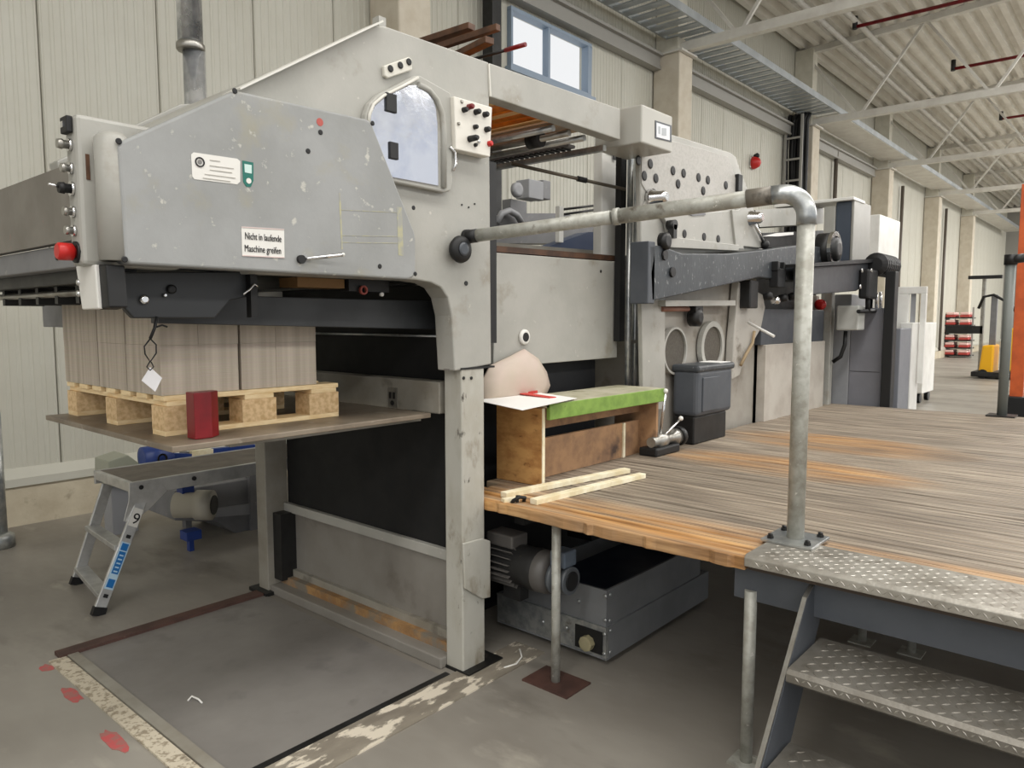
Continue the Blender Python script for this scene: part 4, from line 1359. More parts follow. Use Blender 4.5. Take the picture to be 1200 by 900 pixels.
part('foot_block', MB().box(cc.x - .08, cc.x + .06, 2.2, 2.3, cc.z - .1, cc.z + .1), dark_steel, press, bevel=.01)
for k, (u, v) in enumerate([(896, 348), (905, 353), (914, 350), (925, 348)]):
    cc = atY(u, v, 2.2)
    part('fitting', MB().lathe(cc, (0, -1, .2), [(0, .03), (.05, .03), (.06, .015)], 12), [black, chrome, black, dark_steel][k], press)

# dark grey gearbox at the foot of the press, on the platform side
gx0, gx1 = atY(814, 470, 2.16).x, atY(858, 470, 2.14).x
gz1 = atY(800, 436, 2.14).z
gb_ = thing('gearbox', 'dark grey gearbox with a rounded lid at the foot of the press', 'gearbox', (gx0, 2.2, ZD))
part('housing', MB().box(gx0, gx1, 2.14, 2.32, .93, gz1), paint_slate, gb_, bevel=.03, seg=3)
part('lid', MB().box(gx0 - .01, gx1 + .015, 2.13, 2.325, gz1 - .015, gz1 + .03), paint_dark, gb_, bevel=.015)
part('face_plate', MB().box(gx0 + .06, gx1 - .22, 2.132, 2.14, .96, gz1 - .05), paint_slate, gb_, bevel=.004)
part('pedestal', MB().box(gx0 + .02, gx1 - .02, 2.17, 2.32, ZD, .93), dark_steel, gb_, bevel=.01)
p0 = atY(861, 436, 2.3)
part('side_plate', MB().box(gx1 + .02, gx1 + .14, 2.28, 2.33, ZD, gz1 - .02), paint, gb_, bevel=.004)
for z in (.86, 1.05):
    part('bolt_head', MB().cyl((gx1 + .09, 2.285, z), (gx1 + .09, 2.27, z), .018, 8), dark_steel, gb_)
part('white_sheet', MB().box(gx1 - .18, gx1 - .02, 2.15, 2.3, gz1 + .03, gz1 + .034), paper_m, gb_)

# spindle with crossed handles beside the step box
c0 = atZ(803, 522, ZD + .07)
c0 = V((c0.x, 2.18, ZD + .08))
va = thing('hand_spindle', 'chrome hand spindle with crossed rod handles beside the step box', 'spindle', (c0.x, c0.y, ZD))
part('hub', MB().lathe(c0 + V((-.1, 0, 0)), (1, 0, 0), [(0, .03), (.06, .03), (.06, .045), (.14, .045), (.16, .03), (.24, .03), (.25, .05), (.30, .05)], 16), steel, va)
part('end_disc', MB().cyl(c0 + V((.2, 0, 0)), c0 + V((.24, 0, 0)), .06, 18), dark_steel, va)
part('foot', MB().box(c0.x - .12, c0.x + .16, 2.13, 2.25, ZD, ZD + .05), black, va, bevel=.01)
for (du, dz) in [(.16, .12), (-.03, .3)]:
    e_ = c0 + V((du, -.05, dz))
    part('handle', MB().cyl(c0, e_, .008, 10), chrome, va)
    part('handle_ball', MB().sphere(e_, .015, 12), white_m, va)

# ================================================================== rear section beyond the press
rear = thing('delivery_unit', 'dark and light grey delivery section at the far end of the machine', 'machine', (6.6, 2.8, 0))
xr0, xr1 = 5.60, 6.95
part('base_panel', MB().box(xr0, xr1, 2.27, 2.34, .4, atY(900, 404, 2.27).z), mat('base_panel_grey', (188, 182, 172), .5, mottle=((170, 162, 152), 4, .4, .65), dirt=((140, 132, 122), 3, .58, .75)), rear, bevel=.004)
part('dark_band', MB().box(xr0 - .05, xr1, 2.29, 2.36, atY(900, 404, 2.29).z, atY(900, 362, 2.29).z), paint_slate, rear, bevel=.004)
zz = atY(930, 252, 2.6).z
part('cross_deck', MB().prism([atY(u, v, 2.55) for u, v in [(885, 246), (965, 241), (965, 262), (890, 266)]], (0, .5, 0)), paint, rear)
part('cross_deck', MB().prism([atY(u, v, 2.5) for u, v in [(893, 273), (965, 270), (965, 290), (897, 290)]], (0, .5, 0)), dark_steel, rear)
part('inner_dark', MB().box(5.62, 7.2, 2.45, 3.6, .4, 2.1), dark_steel, rear)
part('loose_sheet', MB().prism([atY(u, v, 2.48) for u, v in [(895, 277), (912, 273), (930, 272), (930, 275), (912, 277)]], (0, .1, 0)), paper_m, rear)
# tall dark guard at the back
p0, p1, p2 = atX(980, 235, 7.3), atX(1000, 233, 7.3), atY(1019, 240, 2.25)
part('guard_door', MB().box(7.3, 7.36, p1.y, p0.y, atX(990, 318, 7.3).z, atX(990, 236, 7.3).z), mat('navy_slate', (66, 74, 86), .4), rear, bevel=.01)
part('guard_side', MB().box(7.30, 7.82, p1.y - .012, p1.y + .02, atX(1000, 318, 7.3).z, atX(1000, 236, 7.3).z + .02), mat('side_metal', (150, 148, 142), .4, .2), rear, bevel=.006)
part('guard_post', MB().box(7.28, 7.36, p0.y, p0.y + .1, .5, atX(974, 240, 7.28).z - .01), paint, rear, bevel=.006)
part('guard_roof', MB().box(7.25, 7.6, p1.y - .02, 2.9, atX(990, 236, 7.3).z, atX(990, 236, 7.3).z + .03), white_pan, rear, bevel=.006)
c0 = atX(960, 293, 6.6)
part('drive_roller', MB().lathe(c0, (0, -1, 0), [(0, .14), (.1, .14), (.13, .1), (.16, .1), (.17, .05)], 24), dark_steel, rear)
part('roller_rim', MB().ring(c0 + V((0, -.11, 0)), (0, -1, 0), .15, .11, .03, 26), chrome, rear)
# outrigger beam with the black ribbed roll
ob = [(945, 313), (1028, 307), (1030, 323), (1004, 341), (945, 346)]
part('outrigger', MB().prism(PL(ob, 2.02), (0, .1, 0)), mat('outrigger_dark', (60, 62, 66), .45), rear, bevel=.008)
part('outrigger_lip', MB().prism(PL([(944, 309), (1030, 303), (1030, 307), (944, 313)], 1.98), (0, .18, 0)), black, rear)
c0 = atY(1040, 311, 1.96)
rl = MB()
pf = [(0, .06)]
for k in range(8):
    pf += [(.02 + k * .06, .105), (.045 + k * .06, .105), (.06 + k * .06, .085)]
rl.lathe(c0 + V((-.4, 0, -.01)), (1, 0, .0), pf + [(.56, .06)], 18, smooth=False)
part('ribbed_roll', rl, black, rear)
cc = atY(1017, 332, 1.98)
part('clamp_block', MB().box(cc.x - .14, cc.x + .14, 1.93, 2.02, cc.z - .14, cc.z + .12), black, rear, bevel=.02)
for (u, v) in [(1011, 317), (1022, 317), (1009, 336)]:
    cc = atY(u, v, 1.925)
    part('bolt_head', MB().cyl(cc + V((0, .01, 0)), cc, .018, 10), chrome, rear)
part('plunger', MB().cyl(atY(1017, 345, 1.98), atY(1017, 366, 1.98), .022, 10).cyl(atY(1006, 365, 1.98), atY(1030, 364, 1.98), .018, 10), black, rear)
part('chrome_rod', MB().cyl(atY(1027, 342, 1.98), atY(1027, 362, 1.98), .015, 10).cyl(atY(1032, 342, 1.98), atY(1032, 362, 1.98), .015, 10), chrome, rear)
# switch box on its post
p0 = atX(968, 380, 7.1)
part('switch_post', MB().box(7.08, 7.16, atX(974, 400, 7.1).y, atX(965, 400, 7.1).y, .3, atX(970, 338, 7.1).z), paint, rear, bevel=.006)
y0, y1 = atX(1006, 370, 7.0).y, atX(980, 370, 7.0).y
part('switch_box', MB().box(7.0, 7.2, y0, y1, atX(990, 387, 7.0).z, atX(990, 358, 7.0).z), mat('switch_grey', (176, 176, 170), .45), rear, bevel=.012)
part('switch_cable', MB().tube([atX(991, 388, 7.1), atX(990, 404, 7.1), atX(985, 418, 7.1), atX(976, 424, 7.1)], .018, 10), black, rear)
part('red_white_panel', MB().box(6.98, 7.04, atX(958, 358, 7).y, atX(918, 358, 7).y, atX(930, 374, 7).z, atX(930, 347, 7).z), mat('socket_panel', (196, 186, 176), .5), rear, bevel=.006)
for (u, v, m) in [(962, 357, red_m), (926, 365, black), (934, 366, black), (923, 353, black)]:
    cc = atX(u, v, 6.98)
    part('socket', MB().lathe(cc, (-1, 0, 0), [(0, .05), (.03, .05), (.04, .02)], 14), m, rear)

# cabinets at the end of the machine


def face_box(u0, u1, v0, x, depth, zb=0.0):
    """box whose front (towards -x) spans two sight lines at distance x"""
    ya, yb_ = atX(u1, 400, x).y, atX(u0, 400, x).y
    return (x, x + depth, ya, yb_, zb, atX((u0 + u1) / 2, v0, x).z)


c1 = thing('control_cabinet', 'light grey narrow cabinet behind the switch box', 'cabinet', (7.4, 2.3, 0), 'cabinets beyond the platform')
part('body', MB().box(*face_box(976, 996, 345, 7.4, .5)), bag_grey, c1, bevel=.008)
c1 = thing('control_cabinet', 'mid grey wide cabinet between light grey cabinet and black post', 'cabinet', (7.5, 2.1, 0), 'cabinets beyond the platform')
b_ = face_box(996, 1034, 361, 7.4, .12)
part('body', MB().box(*b_), mat('cab_mid', (124, 124, 130), .5, mottle=((116, 116, 122), 2, .4, .6)), c1, bevel=.008)
part('door_seam', MB().box(b_[0] - .003, b_[0], b_[2] + .01, b_[3] - .01, 1.05, 1.054), dark_steel, c1)
c1 = thing('guard_post', 'tall black post beside the mid grey cabinet', 'post', (7.3, 1.9, 0))
part('post', MB().box(*face_box(1034, 1046, 318, 7.3, .12)), black, c1, bevel=.006)
c1 = thing('control_cabinet', 'slim slate cabinet between the black post and white cabinet', 'cabinet', (7.6, 1.85, 0), 'cabinets beyond the platform')
part('body', MB().box(*face_box(1046, 1055, 385, 7.6, .4)), mat('slate_cab', (120, 122, 128), .5), c1, bevel=.006)
c1 = thing('white_cabinet', 'white enamel cabinet with an open portal frame on top', 'cabinet', (8.0, 1.9, 0), 'white cabinets')
b_ = face_box(1054, 1069, 378, 8.0, .3)
part('body', MB().box(*b_), white_pan, c1, bevel=.006)
ya, yb_ = atX(1086, 340, 8.2).y, atX(1050, 340, 8.2).y
zt_ = atX(1068, 336, 8.2).z
part('portal_post', MB().box(8.2, 8.25, yb_ - .12, yb_, .9, zt_ - .07), white_pan, c1, bevel=.005)
part('portal_post', MB().box(8.2, 8.25, ya, ya + .05, .9, zt_ - .07), white_pan, c1, bevel=.005)
part('portal_head', MB().box(8.2, 8.25, ya, yb_, zt_ - .07, zt_), white_pan, c1, bevel=.005)
part('portal_back', MB().box(8.24, 8.25, ya + .1, yb_ - .13, 1.2, zt_ - .07), bag_grey, c1)
c1 = thing('white_cabinet', 'white cabinet on castors with a paper notice on its side', 'cabinet', (15.8, 3.3, 0), 'white cabinets')
ya, yb_ = atX(1087, 400, 15.0).y, atX(1069, 400, 15.0).y
zt_ = atX(1078, 378, 15.0).z
part('body', MB().box(15.0, 15.9, ya + .05, yb_, .18, zt_), white_pan, c1, bevel=.01)
part('side', MB().box(14.98, 15.0, ya + .05, yb_, .2, zt_ - .02), white_pan, c1)
part('notice', MB().box(14.965, 14.98, ya + .12, ya + .24, zt_ - .75, zt_ - .25), mat('notice_paper', (250, 250, 250), .5), c1)
for x in (15.1, 15.75):
    part('castor', MB().cyl((x, ya + .1, .09), (x, ya + .16, .09), .09, 14), dark_steel, c1)
    part('castor', MB().cyl((x, yb_ - .16, .09), (x, yb_ - .1, .09), .09, 14), dark_steel, c1)
p0, p1 = atX(1019, 252, 10.5), atX(1031, 262, 10.5)
c1 = thing('white_hood', 'white sheet metal hood standing behind the dark guard door', 'hood', (10.5, 3.2, 0))
part('hood', MB().box(10.5, 11.5, p1.y, p0.y, atX(1030, 316, 10.5).z, p0.z), white_pan, c1, bevel=.01)
part('leg', MB().box(10.52, 10.58, p1.y + .02, p1.y + .08, 0, atX(1030, 316, 10.5).z), white_pan, c1)
part('leg', MB().box(10.52, 10.58, p0.y - .08, p0.y - .02, 0, atX(1030, 316, 10.5).z), white_pan, c1)

# far end of the hall: stacked red and white bundles, pallet truck
b0 = atZ(1121, 419, 0)
rx = b0.x
ya, yb_ = atX(1137, 400, rx).y, atX(1104, 400, rx).y
zt_ = atX(1120, 363, rx).z
nl = 6
rk = thing('storage_rack', 'low rack with red and white wrapped bundles at the far wall', 'rack', (rx, (ya + yb_) / 2, 0))
for yy in (ya, yb_):
    part('upright', MB().box(rx + .3, rx + .38, yy - .03, yy + .03, 0, zt_ + .1), panel_low, rk)
for k in range(nl):
    z = .1 + k * (zt_ - .1) / nl
    part('shelf', MB().box(rx, rx + .9, ya, yb_, z - .05, z), dark_steel, rk)
random.seed(11)
ords = ['lowest', 'second lowest', 'third', 'fourth', 'fifth', 'topmost']
for k in range(nl):
    z = .1 + k * (zt_ - .1) / nl
    for s in range(2):
        y_a = ya + .06 + s * (yb_ - ya) / 2
        y_b = y_a + (yb_ - ya) / 2 - .14
        bmx = thing('wrapped_bundle', '%s bundle, %s side of the far rack, wrapped red and white' % (ords[k], ['hall', 'wall'][s]), 'bundle', (rx + .1, y_a, z), 'bundles on the far rack')
        hh = (zt_ - .1) / nl - .1
        part('roll', MB().box(rx - .02, rx + .8, y_a, y_b, z + .003, z + hh * .5), mat('bundle_red', (170, 62, 56), .6), bmx, bevel=.03)
        part('wrap', MB().box(rx - .02, rx + .8, y_a + .02, y_b - .02, z + hh * .5 + .002, z + hh), mat('bundle_white', (226, 190, 182), .6), bmx, bevel=.03)
f0 = atZ(1158, 444, 0)
fx, fy = f0.x, f0.y
ft = thing('pallet_truck', 'yellow and black electric pallet truck parked far down the hall', 'forklift', (fx, fy, 0))
wy0, wy1 = atX(1164, 420, fx).y, atX(1147, 420, fx).y
part('battery_box', MB().prism([(fx, wy0, .15), (fx, wy1, .15), (fx, wy1 - .06, atX(1152, 405, fx).z), (fx, wy0, atX(1152, 404, fx).z)], (.9, 0, 0)), yellow_m, ft, bevel=.04)
part('rear_guard', MB().box(fx + .1, fx + .9, wy0 - .65, wy0 - .3, .2, 1.3), yellow_m, ft, bevel=.04)
part('chassis', MB().box(fx - .1, fx + 1.0, wy0 - .7, wy1 + .15, .05, .18), dark_steel, ft, bevel=.02)
part('mast', MB().box(fx + .3, fx + .42, wy0 + .02, wy0 + .16, .2, atX(1160, 345, fx).z), paint_mid, ft, bevel=.01)
part('mast', MB().box(fx + .3, fx + .42, wy0 + .3, wy0 + .38, .2, atX(1155, 325, fx).z), steel, ft, bevel=.01)
part('head_bar', MB().box(fx + .28, fx + .44, wy0 - .05, wy0 + .7, atX(1155, 326, fx).z, atX(1155, 322, fx).z), dark_steel, ft)
part('overhead_guard', MB().tube([(fx + .2, wy1 + .1, 1.8), (fx + .2, wy1, 2.1), (fx + .2, wy0 + .1, 2.15), (fx + .2, wy0 - .3, 1.9), (fx + .2, wy0 - .5, 1.5)], .035, 8), black, ft)
part('fork', MB().box(fx + .3, fx + .45, wy1, wy1 + .85, 1.15, 1.35), dark_steel, ft)
for yy in (wy0 - .5, wy1 - .1):
    part('wheel', MB().cyl((fx - .05, yy, .12), (fx + .15, yy, .12), .12, 14), black, ft)

# ================================================================== pile lift, pallet and cardboard
PZ = 1.145
lift = thing('pile_lift_plate', 'worn steel lift plate hung under the feeder head', 'lift plate', (1.6, 2.9, PZ))
part('plate', MB().box(1.04, 2.15, 2.33, 3.50, PZ - .02, PZ), mat('lift_plate_steel', (140, 128, 112), .45, .2, mottle=((110, 98, 84), 4, .4, .65), dirt=((168, 160, 148), 9, .6, .72)), lift, bevel=.003)
part('cross_beam', MB().box(2.20, 2.28, 2.33, 3.68, PZ - .01, PZ + .13), paint_dirty, lift, bevel=.005)
part('cross_beam_arm', MB().box(1.3, 2.2, 2.45, 2.52, PZ - .05, PZ - .02), paint_dirty, lift)
part('cross_beam_arm', MB().box(1.3, 2.2, 3.2, 3.27, PZ - .08, PZ - .02), dark_steel, lift)
cc = atX(461, 467, 2.2)
part('latch_plate', MB().box(2.194, 2.2, cc.y - .03, cc.y + .03, cc.z - .04, cc.z + .05), steel, lift)
for dy in (-.012, .014):
    part('latch_hole', MB().box(2.191, 2.194, cc.y + dy - .007, cc.y + dy + .007, cc.z + .0, cc.z + .03), black, lift)
part('latch_hole', MB().cyl((2.194, cc.y, cc.z - .02), (2.191, cc.y, cc.z - .02), .012, 12), black, lift)

X0, X1, Y0, Y1 = 1.115, 1.83, 2.545, 3.46
pal = thing('wooden_pallet', 'new pale wooden pallet with nine blocks on the lift plate', 'pallet', (X0, Y0, PZ))
bt, bh = .02, .085
for k in range(3):
    y = Y0 + k * (Y1 - Y0 - .1) / 2
    part('bottom_board', MB().box(X0, X1, y, y + .1, PZ, PZ + .018), pallet_m, pal, bevel=.002)
blk = MB().box(-.07, .07, -.05, .05, 0, bh).mesh('block')
for a in range(3):
    for b in range(3):
        x = X0 + .07 + a * (X1 - X0 - .14) / 2
        y = Y0 + .05 + b * (Y1 - Y0 - .1) / 2
        piece('block', blk, block_m, pal, (x, y, PZ + .018))
z1 = PZ + .018 + bh
for a in range(3):
    x = X0 + .07 + a * (X1 - X0 - .14) / 2
    part('stringer_board', MB().box(x - .06, x + .06, Y0, Y1, z1, z1 + .018), pallet_m, pal, bevel=.002)
z1 += .018
nb = 7
for k in range(nb):
    y = Y0 + k * (Y1 - Y0 - .085) / (nb - 1)
    part('top_board', MB().box(X0, X1, y, y + .085, z1, z1 + .018), pallet_m, pal, bevel=.002)
PT = z1 + .018
# cardboard stacks: three along the machine, three across
xs = [(1.115, 1.248), (1.2495, 1.40), (1.41, 1.555), (1.5565, 1.735)]
ys = [(2.56, 2.84), (2.846, 3.10), (3.108, 3.47)]
nx_l = ['corner stack', 'second stack from the corner', 'third stack from the corner', 'stack nearest the posts']
ny_l = ['near row', 'middle row', 'far row']
for a, (xa, xb) in enumerate(xs):
    for b, (ya, yb_) in enumerate(ys):
        if a and b:
            continue        # hidden inside the pile
        s = MB()
        # slightly uneven bundles of sheets, each with its own small shift
        z = PT + .001
        top = 1.632
        k = 0
        while z < top - .005:
            h = min(.172, top - z)
            dx, dy = random.uniform(-.0012, .0012), random.uniform(-.0012, .0012)
            nsub = 2
            w_ = (xb - xa)
            s.box(xa + dx, xb + dx, ya + dy, yb_ + dy, z, z + h - .0006)
            z += h
        solo('cardboard_stack', s, card_m, 'grey cardboard sheets on the pallet, %s, %s' % (nx_l[a], ny_l[b]), 'cardboard', (xa, ya, PT), 'cardboard stacks on the pallet')
# dark sheet that paints the shade in the gap between stacks
solo('gap_shade_sheet', MB().box(1.402, 1.408, 2.575, 3.26, PT + .001, 1.62), mat('gap_shade_brown', (92, 78, 64), .7), 'dark sheet standing in for shade in the gap between the cardboard stacks', 'gap shade', (1.405, 2.6, PT))

# red angle block on the lift plate
a, b = atZ(229, 513, PZ), atZ(262, 508, PZ)
yr = 2.40
ra, rb2 = atY(229, 512, yr), atY(262, 508, yr)
solo('red_corner_block', MB().prism([(ra.x, yr, PZ + .001), (rb2.x - .04, yr - .0, PZ + .001), (rb2.x, yr + .03, PZ + .001), (rb2.x, yr + .06, PZ + .001), (ra.x, yr + .06, PZ + .001)], (0, 0, atY(240, 460, yr).z - PZ)), red_dark,
     'dark red painted steel block on the edge of the lift plate', 'block', (ra.x, yr, PZ), bevel=.003)

# tag on a wire loop hanging from the linkage
tg = thing('hanging_tag', 'small white square tag on a black wire loop hanging under the feeder', 'tag', atY(183, 372, 2.31))
q = lambda u, v: atY(u, v, 2.29)
part('wire', MB().tube([q(184, 371), q(181, 385), q(176, 397)], .005, 8), black, tg)
part('wire_tail', MB().tube([q(181, 384), q(190, 381), q(196, 383)], .003, 6), black, tg)
part('loop', MB().tube([q(176, 397), q(169, 406), q(170, 415), q(176, 424), q(183, 414), q(183, 404), q(176, 397)], .0022, 6), black, tg)
part('small_loop', MB().tube([q(176, 423), q(172, 430), q(176, 434), q(180, 430), q(177, 424)], .002, 6), black, tg)
part('tag', MB().prism([q(176, 430), q(190, 443), q(182, 459), q(166, 446)], (0, .002, 0)), tagp, tg)

# ================================================================== drive motor below the platform edge
mxc = 2.50
mot = thing('drive_motor', 'grey finned electric motor with gear flange beside the front post', 'motor', (mxc, 2.1, .3))
mz = .435
bp_ = PL([(543, 637), (566, 631), (575, 634), (575, 700), (566, 702), (545, 690)], 2.185)
part('mounting_bracket', MB().prism(bp_, (0, .012, 0)), paint_post, mot, bevel=.004)
part('body', MB().lathe((mxc, 2.36, mz), (0, -1, 0), [(0, .05), (.0, .085), (.03, .092), (.30, .092), (.34, .098), (.40, .09), (.42, .06)], 26), dark_steel, mot)
for k in range(9):
    an = math.radians(120 + k * 16)
    d_ = V((math.cos(an), 0, math.sin(an)))
    c0 = V((mxc, 2.31, mz)) + d_ * .096
    part('fin', MB().bar(c0, c0 + V((0, -.20, 0)), .004, .022, d_), mat('motor_grey', (82, 79, 76), .45), mot)
part('terminal_box', MB().box(mxc - .06, mxc + .05, 2.12, 2.28, mz + .08, mz + .14), mat('motor_grey', (82, 79, 76), .45), mot, bevel=.008)
part('fan_cover', MB().lathe((mxc, 2.02, mz), (0, -1, 0), [(0, .085), (.02, .095), (.08, .092), (.09, .06)], 26), mat('motor_grey', (82, 79, 76), .45), mot)
part('flange', MB().lathe((mxc, 1.925, mz - .01), (0, -1, 0), [(0, .04), (0, .072), (.02, .072), (.02, .055), (.06, .055), (.06, .062), (.09, .06)], 24), mat('flange_grey', (86, 90, 94), .4), mot)
part('flange_bore', MB().cyl((mxc, 1.836, mz - .01), (mxc, 1.83, mz - .01), .042, 22), black, mot)
part('junction_box', MB().box(mxc - .045, mxc + .045, 1.84, 1.92, mz + .05, mz + .12), mat('junction_blue_grey', (94, 104, 116), .4), mot, bevel=.008)
part('gland', MB().sphere((mxc - .05, 1.87, mz + .05), .012, 10), chrome, mot)
part('bearing_lug', MB().box(mxc - .03, mxc + .03, 2.1, 2.2, mz - .16, mz - .08), dark_steel, mot)

# second motor deep under the platform
m2 = thing('pump_motor', 'small dark motor in the shade behind the waste tray', 'motor', (3.3, 2.3, .36))
part('body', MB().lathe((3.25, 2.3, .50), (1, 0, 0), [(0, .05), (.02, .075), (.2, .075), (.22, .04)], 20), dark_steel, m2)
part('cap', MB().sphere((3.24, 2.28, .56), .025, 12), steel, m2)
part('stand', MB().box(3.2, 3.5, 2.22, 2.38, .36, .43), dark_steel, m2)
part('rod', MB().cyl((3.5, 2.2, .52), (3.9, 2.1, .50), .012, 10), galv, m2)

# low waste tray on the floor
tr_m = mat('tray_grey', (124, 126, 128), .4, .2, mottle=((110, 112, 114), 3, .4, .65))
tray = thing('waste_tray', 'low two-tier grey steel tray box on the floor under the platform', 'tray', (2.7, 1.8, 0))
tx0, tx1, ty0, ty1 = 2.67, 3.66, 1.765, 2.42
part('lower_wall', MB().box(tx0, tx0 + .012, ty0, ty1, .04, .18), galv, tray)
part('lower_wall', MB().box(tx0 + .012, tx1 - .012, ty0, ty0 + .012, .04, .18), tr_m, tray)
part('lower_wall', MB().box(tx1 - .012, tx1, ty0, ty1, .04, .18), tr_m, tray)
part('lower_wall', MB().box(tx0 + .012, tx1 - .012, ty1 - .012, ty1, .04, .18), tr_m, tray)
part('floor_pan', MB().box(tx0, tx1, ty0, ty1, .03, .04), tr_m, tray)
part('step_ledge', MB().box(tx0 + .002, tx1 - .002, ty0 + .002, ty1 - .002, .168, .176), tr_m, tray)
ux0, ux1, uy0, uy1 = tx0 + .01, tx1 - .08, ty0 + .01, ty1 - .16
for (a, b, c, d_) in [(ux0, ux0 + .012, uy0, uy1), (ux0 + .012, ux1 - .012, uy0, uy0 + .012), (ux1 - .012, ux1, uy0, uy1), (ux0 + .012, ux1 - .012, uy1 - .012, uy1)]:
    part('upper_wall', MB().box(a, b, c, d_, .176, .345), tr_m, tray)
part('inner_pan', MB().box(ux0 + .012, ux1 - .012, uy0 + .012, uy1 - .012, .26, .262), mat('pan_navy', (22, 28, 44), .4), tray)
rim = galv
part('rim', MB().box(tx0 - .005, tx0 - .0005, ty0 - .001, ty0 + .012, .04, .172).box(tx0 - .005, tx0 - .0005, ty0, ty1, .173, .181), rim, tray)
part('socket_recess', MB().box(tx0 - .004, tx0 + .001, ty0 + .02, ty0 + .17, .05, .155), black, tray)
part('socket', MB().lathe((tx0 - .002, ty0 + .095, .09), (-1, 0, 0), [(0, .035), (.03, .035), (.032, .022)], 8, smooth=False), mat('socket_tan', (150, 142, 112), .5), tray)
bt_ = MB().sphere((0, 0, 0), .010, 10, sx=.5).mesh('screw')
for (y, z) in [(ty0 + .01, .06), (ty0 + .01, .15), (uy0 + .15, .26), (ty0 + .36, .11), (ty0 + .22, .12), (ty0 + .015, .21), (ty0 + .015, .32)]:
    piece('screw', bt_, galv, tray, (tx0 - .003 if z < .2 else ux0 - .002, y, z))
bt2 = MB().sphere((0, 0, 0), .009, 10, sy=.5).mesh('screw_side')
for (x, z) in [(tx0 + .03, .06), (tx0 + .03, .16), (tx0 + .04, .20), (tx0 + .04, .32)]:
    piece('screw', bt2, galv, tray, (x, ty0 - .001 if z < .18 else uy0 - .001, z))
for (x, y) in [(tx0 + .06, ty0 + .12), (tx1 - .1, ty0 + .1), (tx0 + .06, ty1 - .1), (tx1 - .1, ty1 - .1)]:
    part('castor', MB().cyl((x, y - .012, .018), (x, y + .012, .018), .018, 14), dark_steel, tray)

# ================================================================== working platform (ladder bench) at the back left
LZ = .65
lx0, lx1, ly0, ly1 = 1.63, 3.05, 4.19, 4.70
lb = thing('ladder_bench', 'aluminium folding work bench with a number nine on its leg', 'work bench', (1.6, 4.3, 0))
part('tread_top', MB().box(lx0 + .03, lx1 - .03, ly0 + .02, ly1 - .02, LZ - .012, LZ), mat('bench_top', (112, 104, 94), .6, mottle=((96, 88, 80), 8, .4, .6)), lb)
for y in (ly0, ly1 - .02):
    part('side_rail', MB().box(lx0, lx1, y, y + .02, LZ - .075, LZ + .004), alu, lb, bevel=.003)
for x in (lx0, lx1 - .03):
    part('end_rail', MB().box(x + .001, x + .03, ly0 + .02, ly1 - .02, LZ - .05, LZ + .002), alu, lb, bevel=.003)
f_n, f_f = atZ(117, 722, 0), atZ(90, 685, 0)
top_n, top_f = V((1.70, ly0 + .01, LZ - .09)), V((1.70, ly1 - .01, LZ - .09))
fn, ff = V((1.41, 4.10, .012)), V((1.50, 4.68, .012))
for (f_, t_) in ((fn, top_n), (ff, top_f)):
    lg = part('leg', MB().bar(f_, t_, .022, .06, (1, 0, 0)), alu, lb, bevel=.004)
    part('rubber_foot', MB().bar(f_ + V((-.004, 0, -.012)), f_ + V((.012, 0, .03)), .03, .066, (1, 0, 0)), black, lg)
gx = lx0 + .02
part('hinge_plate', MB().prism([(lx0 + .0, ly0 - .006, LZ - .01), (lx0 + .17, ly0 - .006, LZ - .02), (lx0 + .2, ly0 - .006, LZ - .075), (lx0 + .1, ly0 - .006, LZ - .16), (lx0 + .0, ly0 - .006, LZ - .22), (lx0 - .04, ly0 - .006, LZ - .2), (lx0 - .01, ly0 - .006, LZ - .1)], (0, .006, 0)), alu, lb, bevel=.002)
for (x, z) in [(lx0 + .06, LZ - .03), (lx0 + .36, LZ - .03), (lx0 + .80, LZ - .03)]:
    part('rivet_hole', MB().cyl((x, ly0 - .008, z), (x, ly0, z), .013, 12), black, lb)
for (f1, f2) in (((1.455, 4.12, .09), (1.53, 4.68, .09)), ((1.56, 4.15, .32), (1.60, 4.69, .32))):
    part('rung', MB().bar(f1, f2, .07, .028), alu, lb, bevel=.003)
for (xx, s) in ((3.26, -1),):
    for y in (4.12, 4.74):
        part('leg', MB().bar((3.26, y, .0), (2.97, ly0 + .01 if y < 4.4 else ly1 - .01, LZ - .09), .022, .06, (1, 0, 0)), alu, lb, bevel=.004)
# stickers on the near leg
ax = (top_n - fn)
axn = ax.normalized()
sd = V((0, 1, 0)).cross(axn).normalized()
yo = V((0, -.0135, 0))


def onleg(t, w):
    return fn + ax * t + sd * w + yo


s_ = MB()
q4 = [onleg(.20, -.024), onleg(.20, .024), onleg(.60, .024), onleg(.60, -.024)]
stq = part('blue_sticker', MB().prism([v_ + V((0, .002, 0)) for v_ in q4], (0, -.003, 0)), mat('sticker_light_blue', (186, 214, 232), .5), lb, label='long blue and white sticker')
for (t0, t1) in [(.215, .285), (.33, .52), (.53, .59)]:
    part('sticker_field', MB().prism([onleg(t0, -.018), onleg(t0, .018), onleg(t1, .018), onleg(t1, -.018)], (0, -.002, 0)), blue_sticker, stq)
for k in range(5):
    t0 = .345 + k * .034
    part('sticker_mark', MB().prism([onleg(t0, -.011) , onleg(t0, .011), onleg(t0 + .012, .011), onleg(t0 + .012, -.011)], (0, -.003, 0)), mat('sticker_light_blue', (186, 214, 232), .5), stq)
nq = part('number_sticker', MB().prism([onleg(.74, -.026), onleg(.74, .026), onleg(.90, .026), onleg(.90, -.026)], (0, -.002, 0)), white_m, lb)
lettering('number', '9', .085, onleg(.765, -.018 if sd.x > 0 else .018) + V((0, -.003, 0)), sd if sd.x > 0 else -sd, axn, ink, nq)
for t in (.145, .65):
    part('rivet_hole', MB().bar(onleg(t - .015, 0), onleg(t + .015, 0), .006, .022, (1, 0, 0)), black, lb)

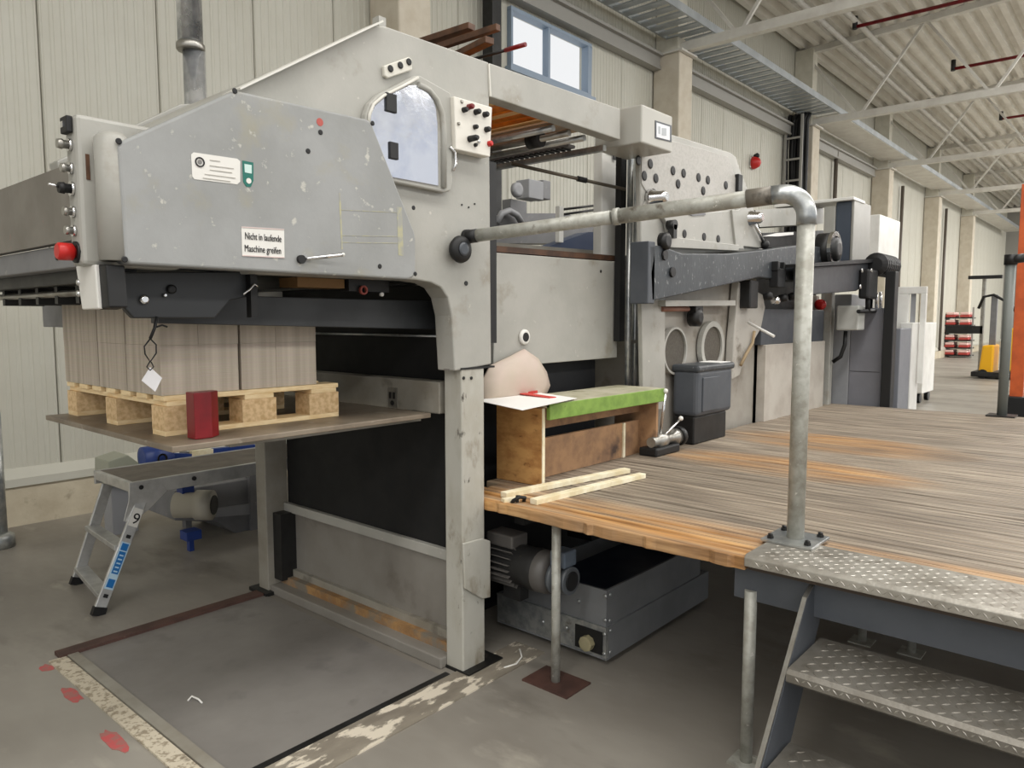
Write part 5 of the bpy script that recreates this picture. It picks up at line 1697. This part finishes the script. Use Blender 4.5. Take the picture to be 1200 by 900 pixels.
# conveyor with motor behind the bench
cv = thing('belt_conveyor', 'low grey conveyor with a motor and blue side strip behind the bench', 'conveyor', (2.6, 5.1, 0))
cy0 = 4.95
part('side_plate', MB().prism([atY(u, v, cy0) for u, v in [(205, 575), (300, 560), (330, 560), (330, 640), (300, 640), (255, 612), (205, 610)]], (0, .5, 0)), paint_mid, cv, bevel=.006)
part('side_plate', MB().prism([atY(u, v, cy0 - .02) for u, v in [(240, 598), (330, 585), (330, 600), (240, 607)]], (0, .04, 0)), bag_grey, cv)
part('leg', MB().box(atY(292, 620, cy0).x, atY(301, 620, cy0).x, cy0 - .03, cy0 + .03, 0, .45), paint_mid, cv)
part('leg', MB().box(atY(292, 620, cy0).x, atY(301, 620, cy0).x, cy0 + .45, cy0 + .51, 0, .45), paint_mid, cv)
c0 = atY(206, 592, cy0 - .1)
c1_ = c0 + V((.2, -.22, 0))
part('motor', MB().lathe(c0, c1_ - c0, [(0, .05), (0, .085), (.14, .085), (.14, .1), (.24, .1), (.25, .06)], 22), mat('ivory_motor', (176, 170, 156), .5), cv)
e1 = c0 + (c1_ - c0).normalized() * .251
part('motor_grille', MB().cyl(e1, e1 + (c1_ - c0).normalized() * .004, .065, 20), dark_steel, cv)
part('motor_foot', MB().box(c0.x + .02, c0.x + .12, cy0 - .2, cy0 - .1, .08, .14).box(c0.x + .05, c0.x + .08, cy0 - .17, cy0 - .13, 0, .08), blue_m, cv)
part('motor_neck', MB().box(c0.x + .02, c0.x + .1, cy0 - .16, cy0 - .08, c0.z + .08, c0.z + .16), blue_m, cv)
zb = atY(240, 528, 5.3).z
part('blue_strip', MB().prism([atY(u, v, 5.3) for u, v in [(196, 531), (225, 532), (225, 538), (196, 541)]], (0, .05, 0)), blue_m, cv)
part('blue_strip', MB().prism([atY(u, v, 5.3) for u, v in [(250, 526), (300, 521), (300, 530), (250, 535)]], (0, .05, 0)), blue_m, cv)
part('white_strip', MB().prism([atY(u, v, 5.3) for u, v in [(225, 529), (250, 526), (250, 535), (225, 537)]], (0, .05, 0)), lath_m, cv)
part('blue_bearing', MB().lathe(atY(182, 535, 5.28), (1, 0, 0), [(-.09, .05), (-.09, .08), (.1, .08), (.1, .04)], 16), blue_m, cv)
part('ring', MB().ring(atY(189, 537, 5.18), (0, -1, 0), .035, .022, .02, 18), chrome, cv)
part('upright', MB().box(atY(215, 560, 5.35).x, atY(222, 560, 5.35).x, 5.34, 5.4, 0, zb), paint_mid, cv)
part('upright', MB().box(atY(290, 560, 5.35).x, atY(297, 560, 5.35).x, 5.34, 5.4, 0, zb), paint_mid, cv)
part('glass_box', MB().prism([atY(u, v, 5.5) for u, v in [(127, 541), (150, 533), (165, 544), (165, 570), (127, 570)]], (0, .25, 0)), mat('olive_tank', (150, 152, 136), .35), cv, bevel=.005)
part('tank_stand', MB().box(atY(130, 570, 5.55).x, atY(160, 570, 5.55).x, 5.55, 5.7, 0, atY(140, 570, 5.5).z), bag_grey, cv)

# round grey guard post at the far left
p0 = atZ(4, 640, 0)
gp = thing('round_post', 'round grey steel post on a foot at the left picture edge', 'post', (p0.x, p0.y, 0))
rp = .06
part('shaft', MB().cyl((p0.x - .03, p0.y, 0), (p0.x - .03, p0.y, atY(2, 482, p0.y).z), rp, 20), galv, gp)
part('foot', MB().lathe((p0.x - .03, p0.y, 0), (0, 0, 1), [(0, .1), (.08, .1), (.1, .065)], 20), galv, gp)
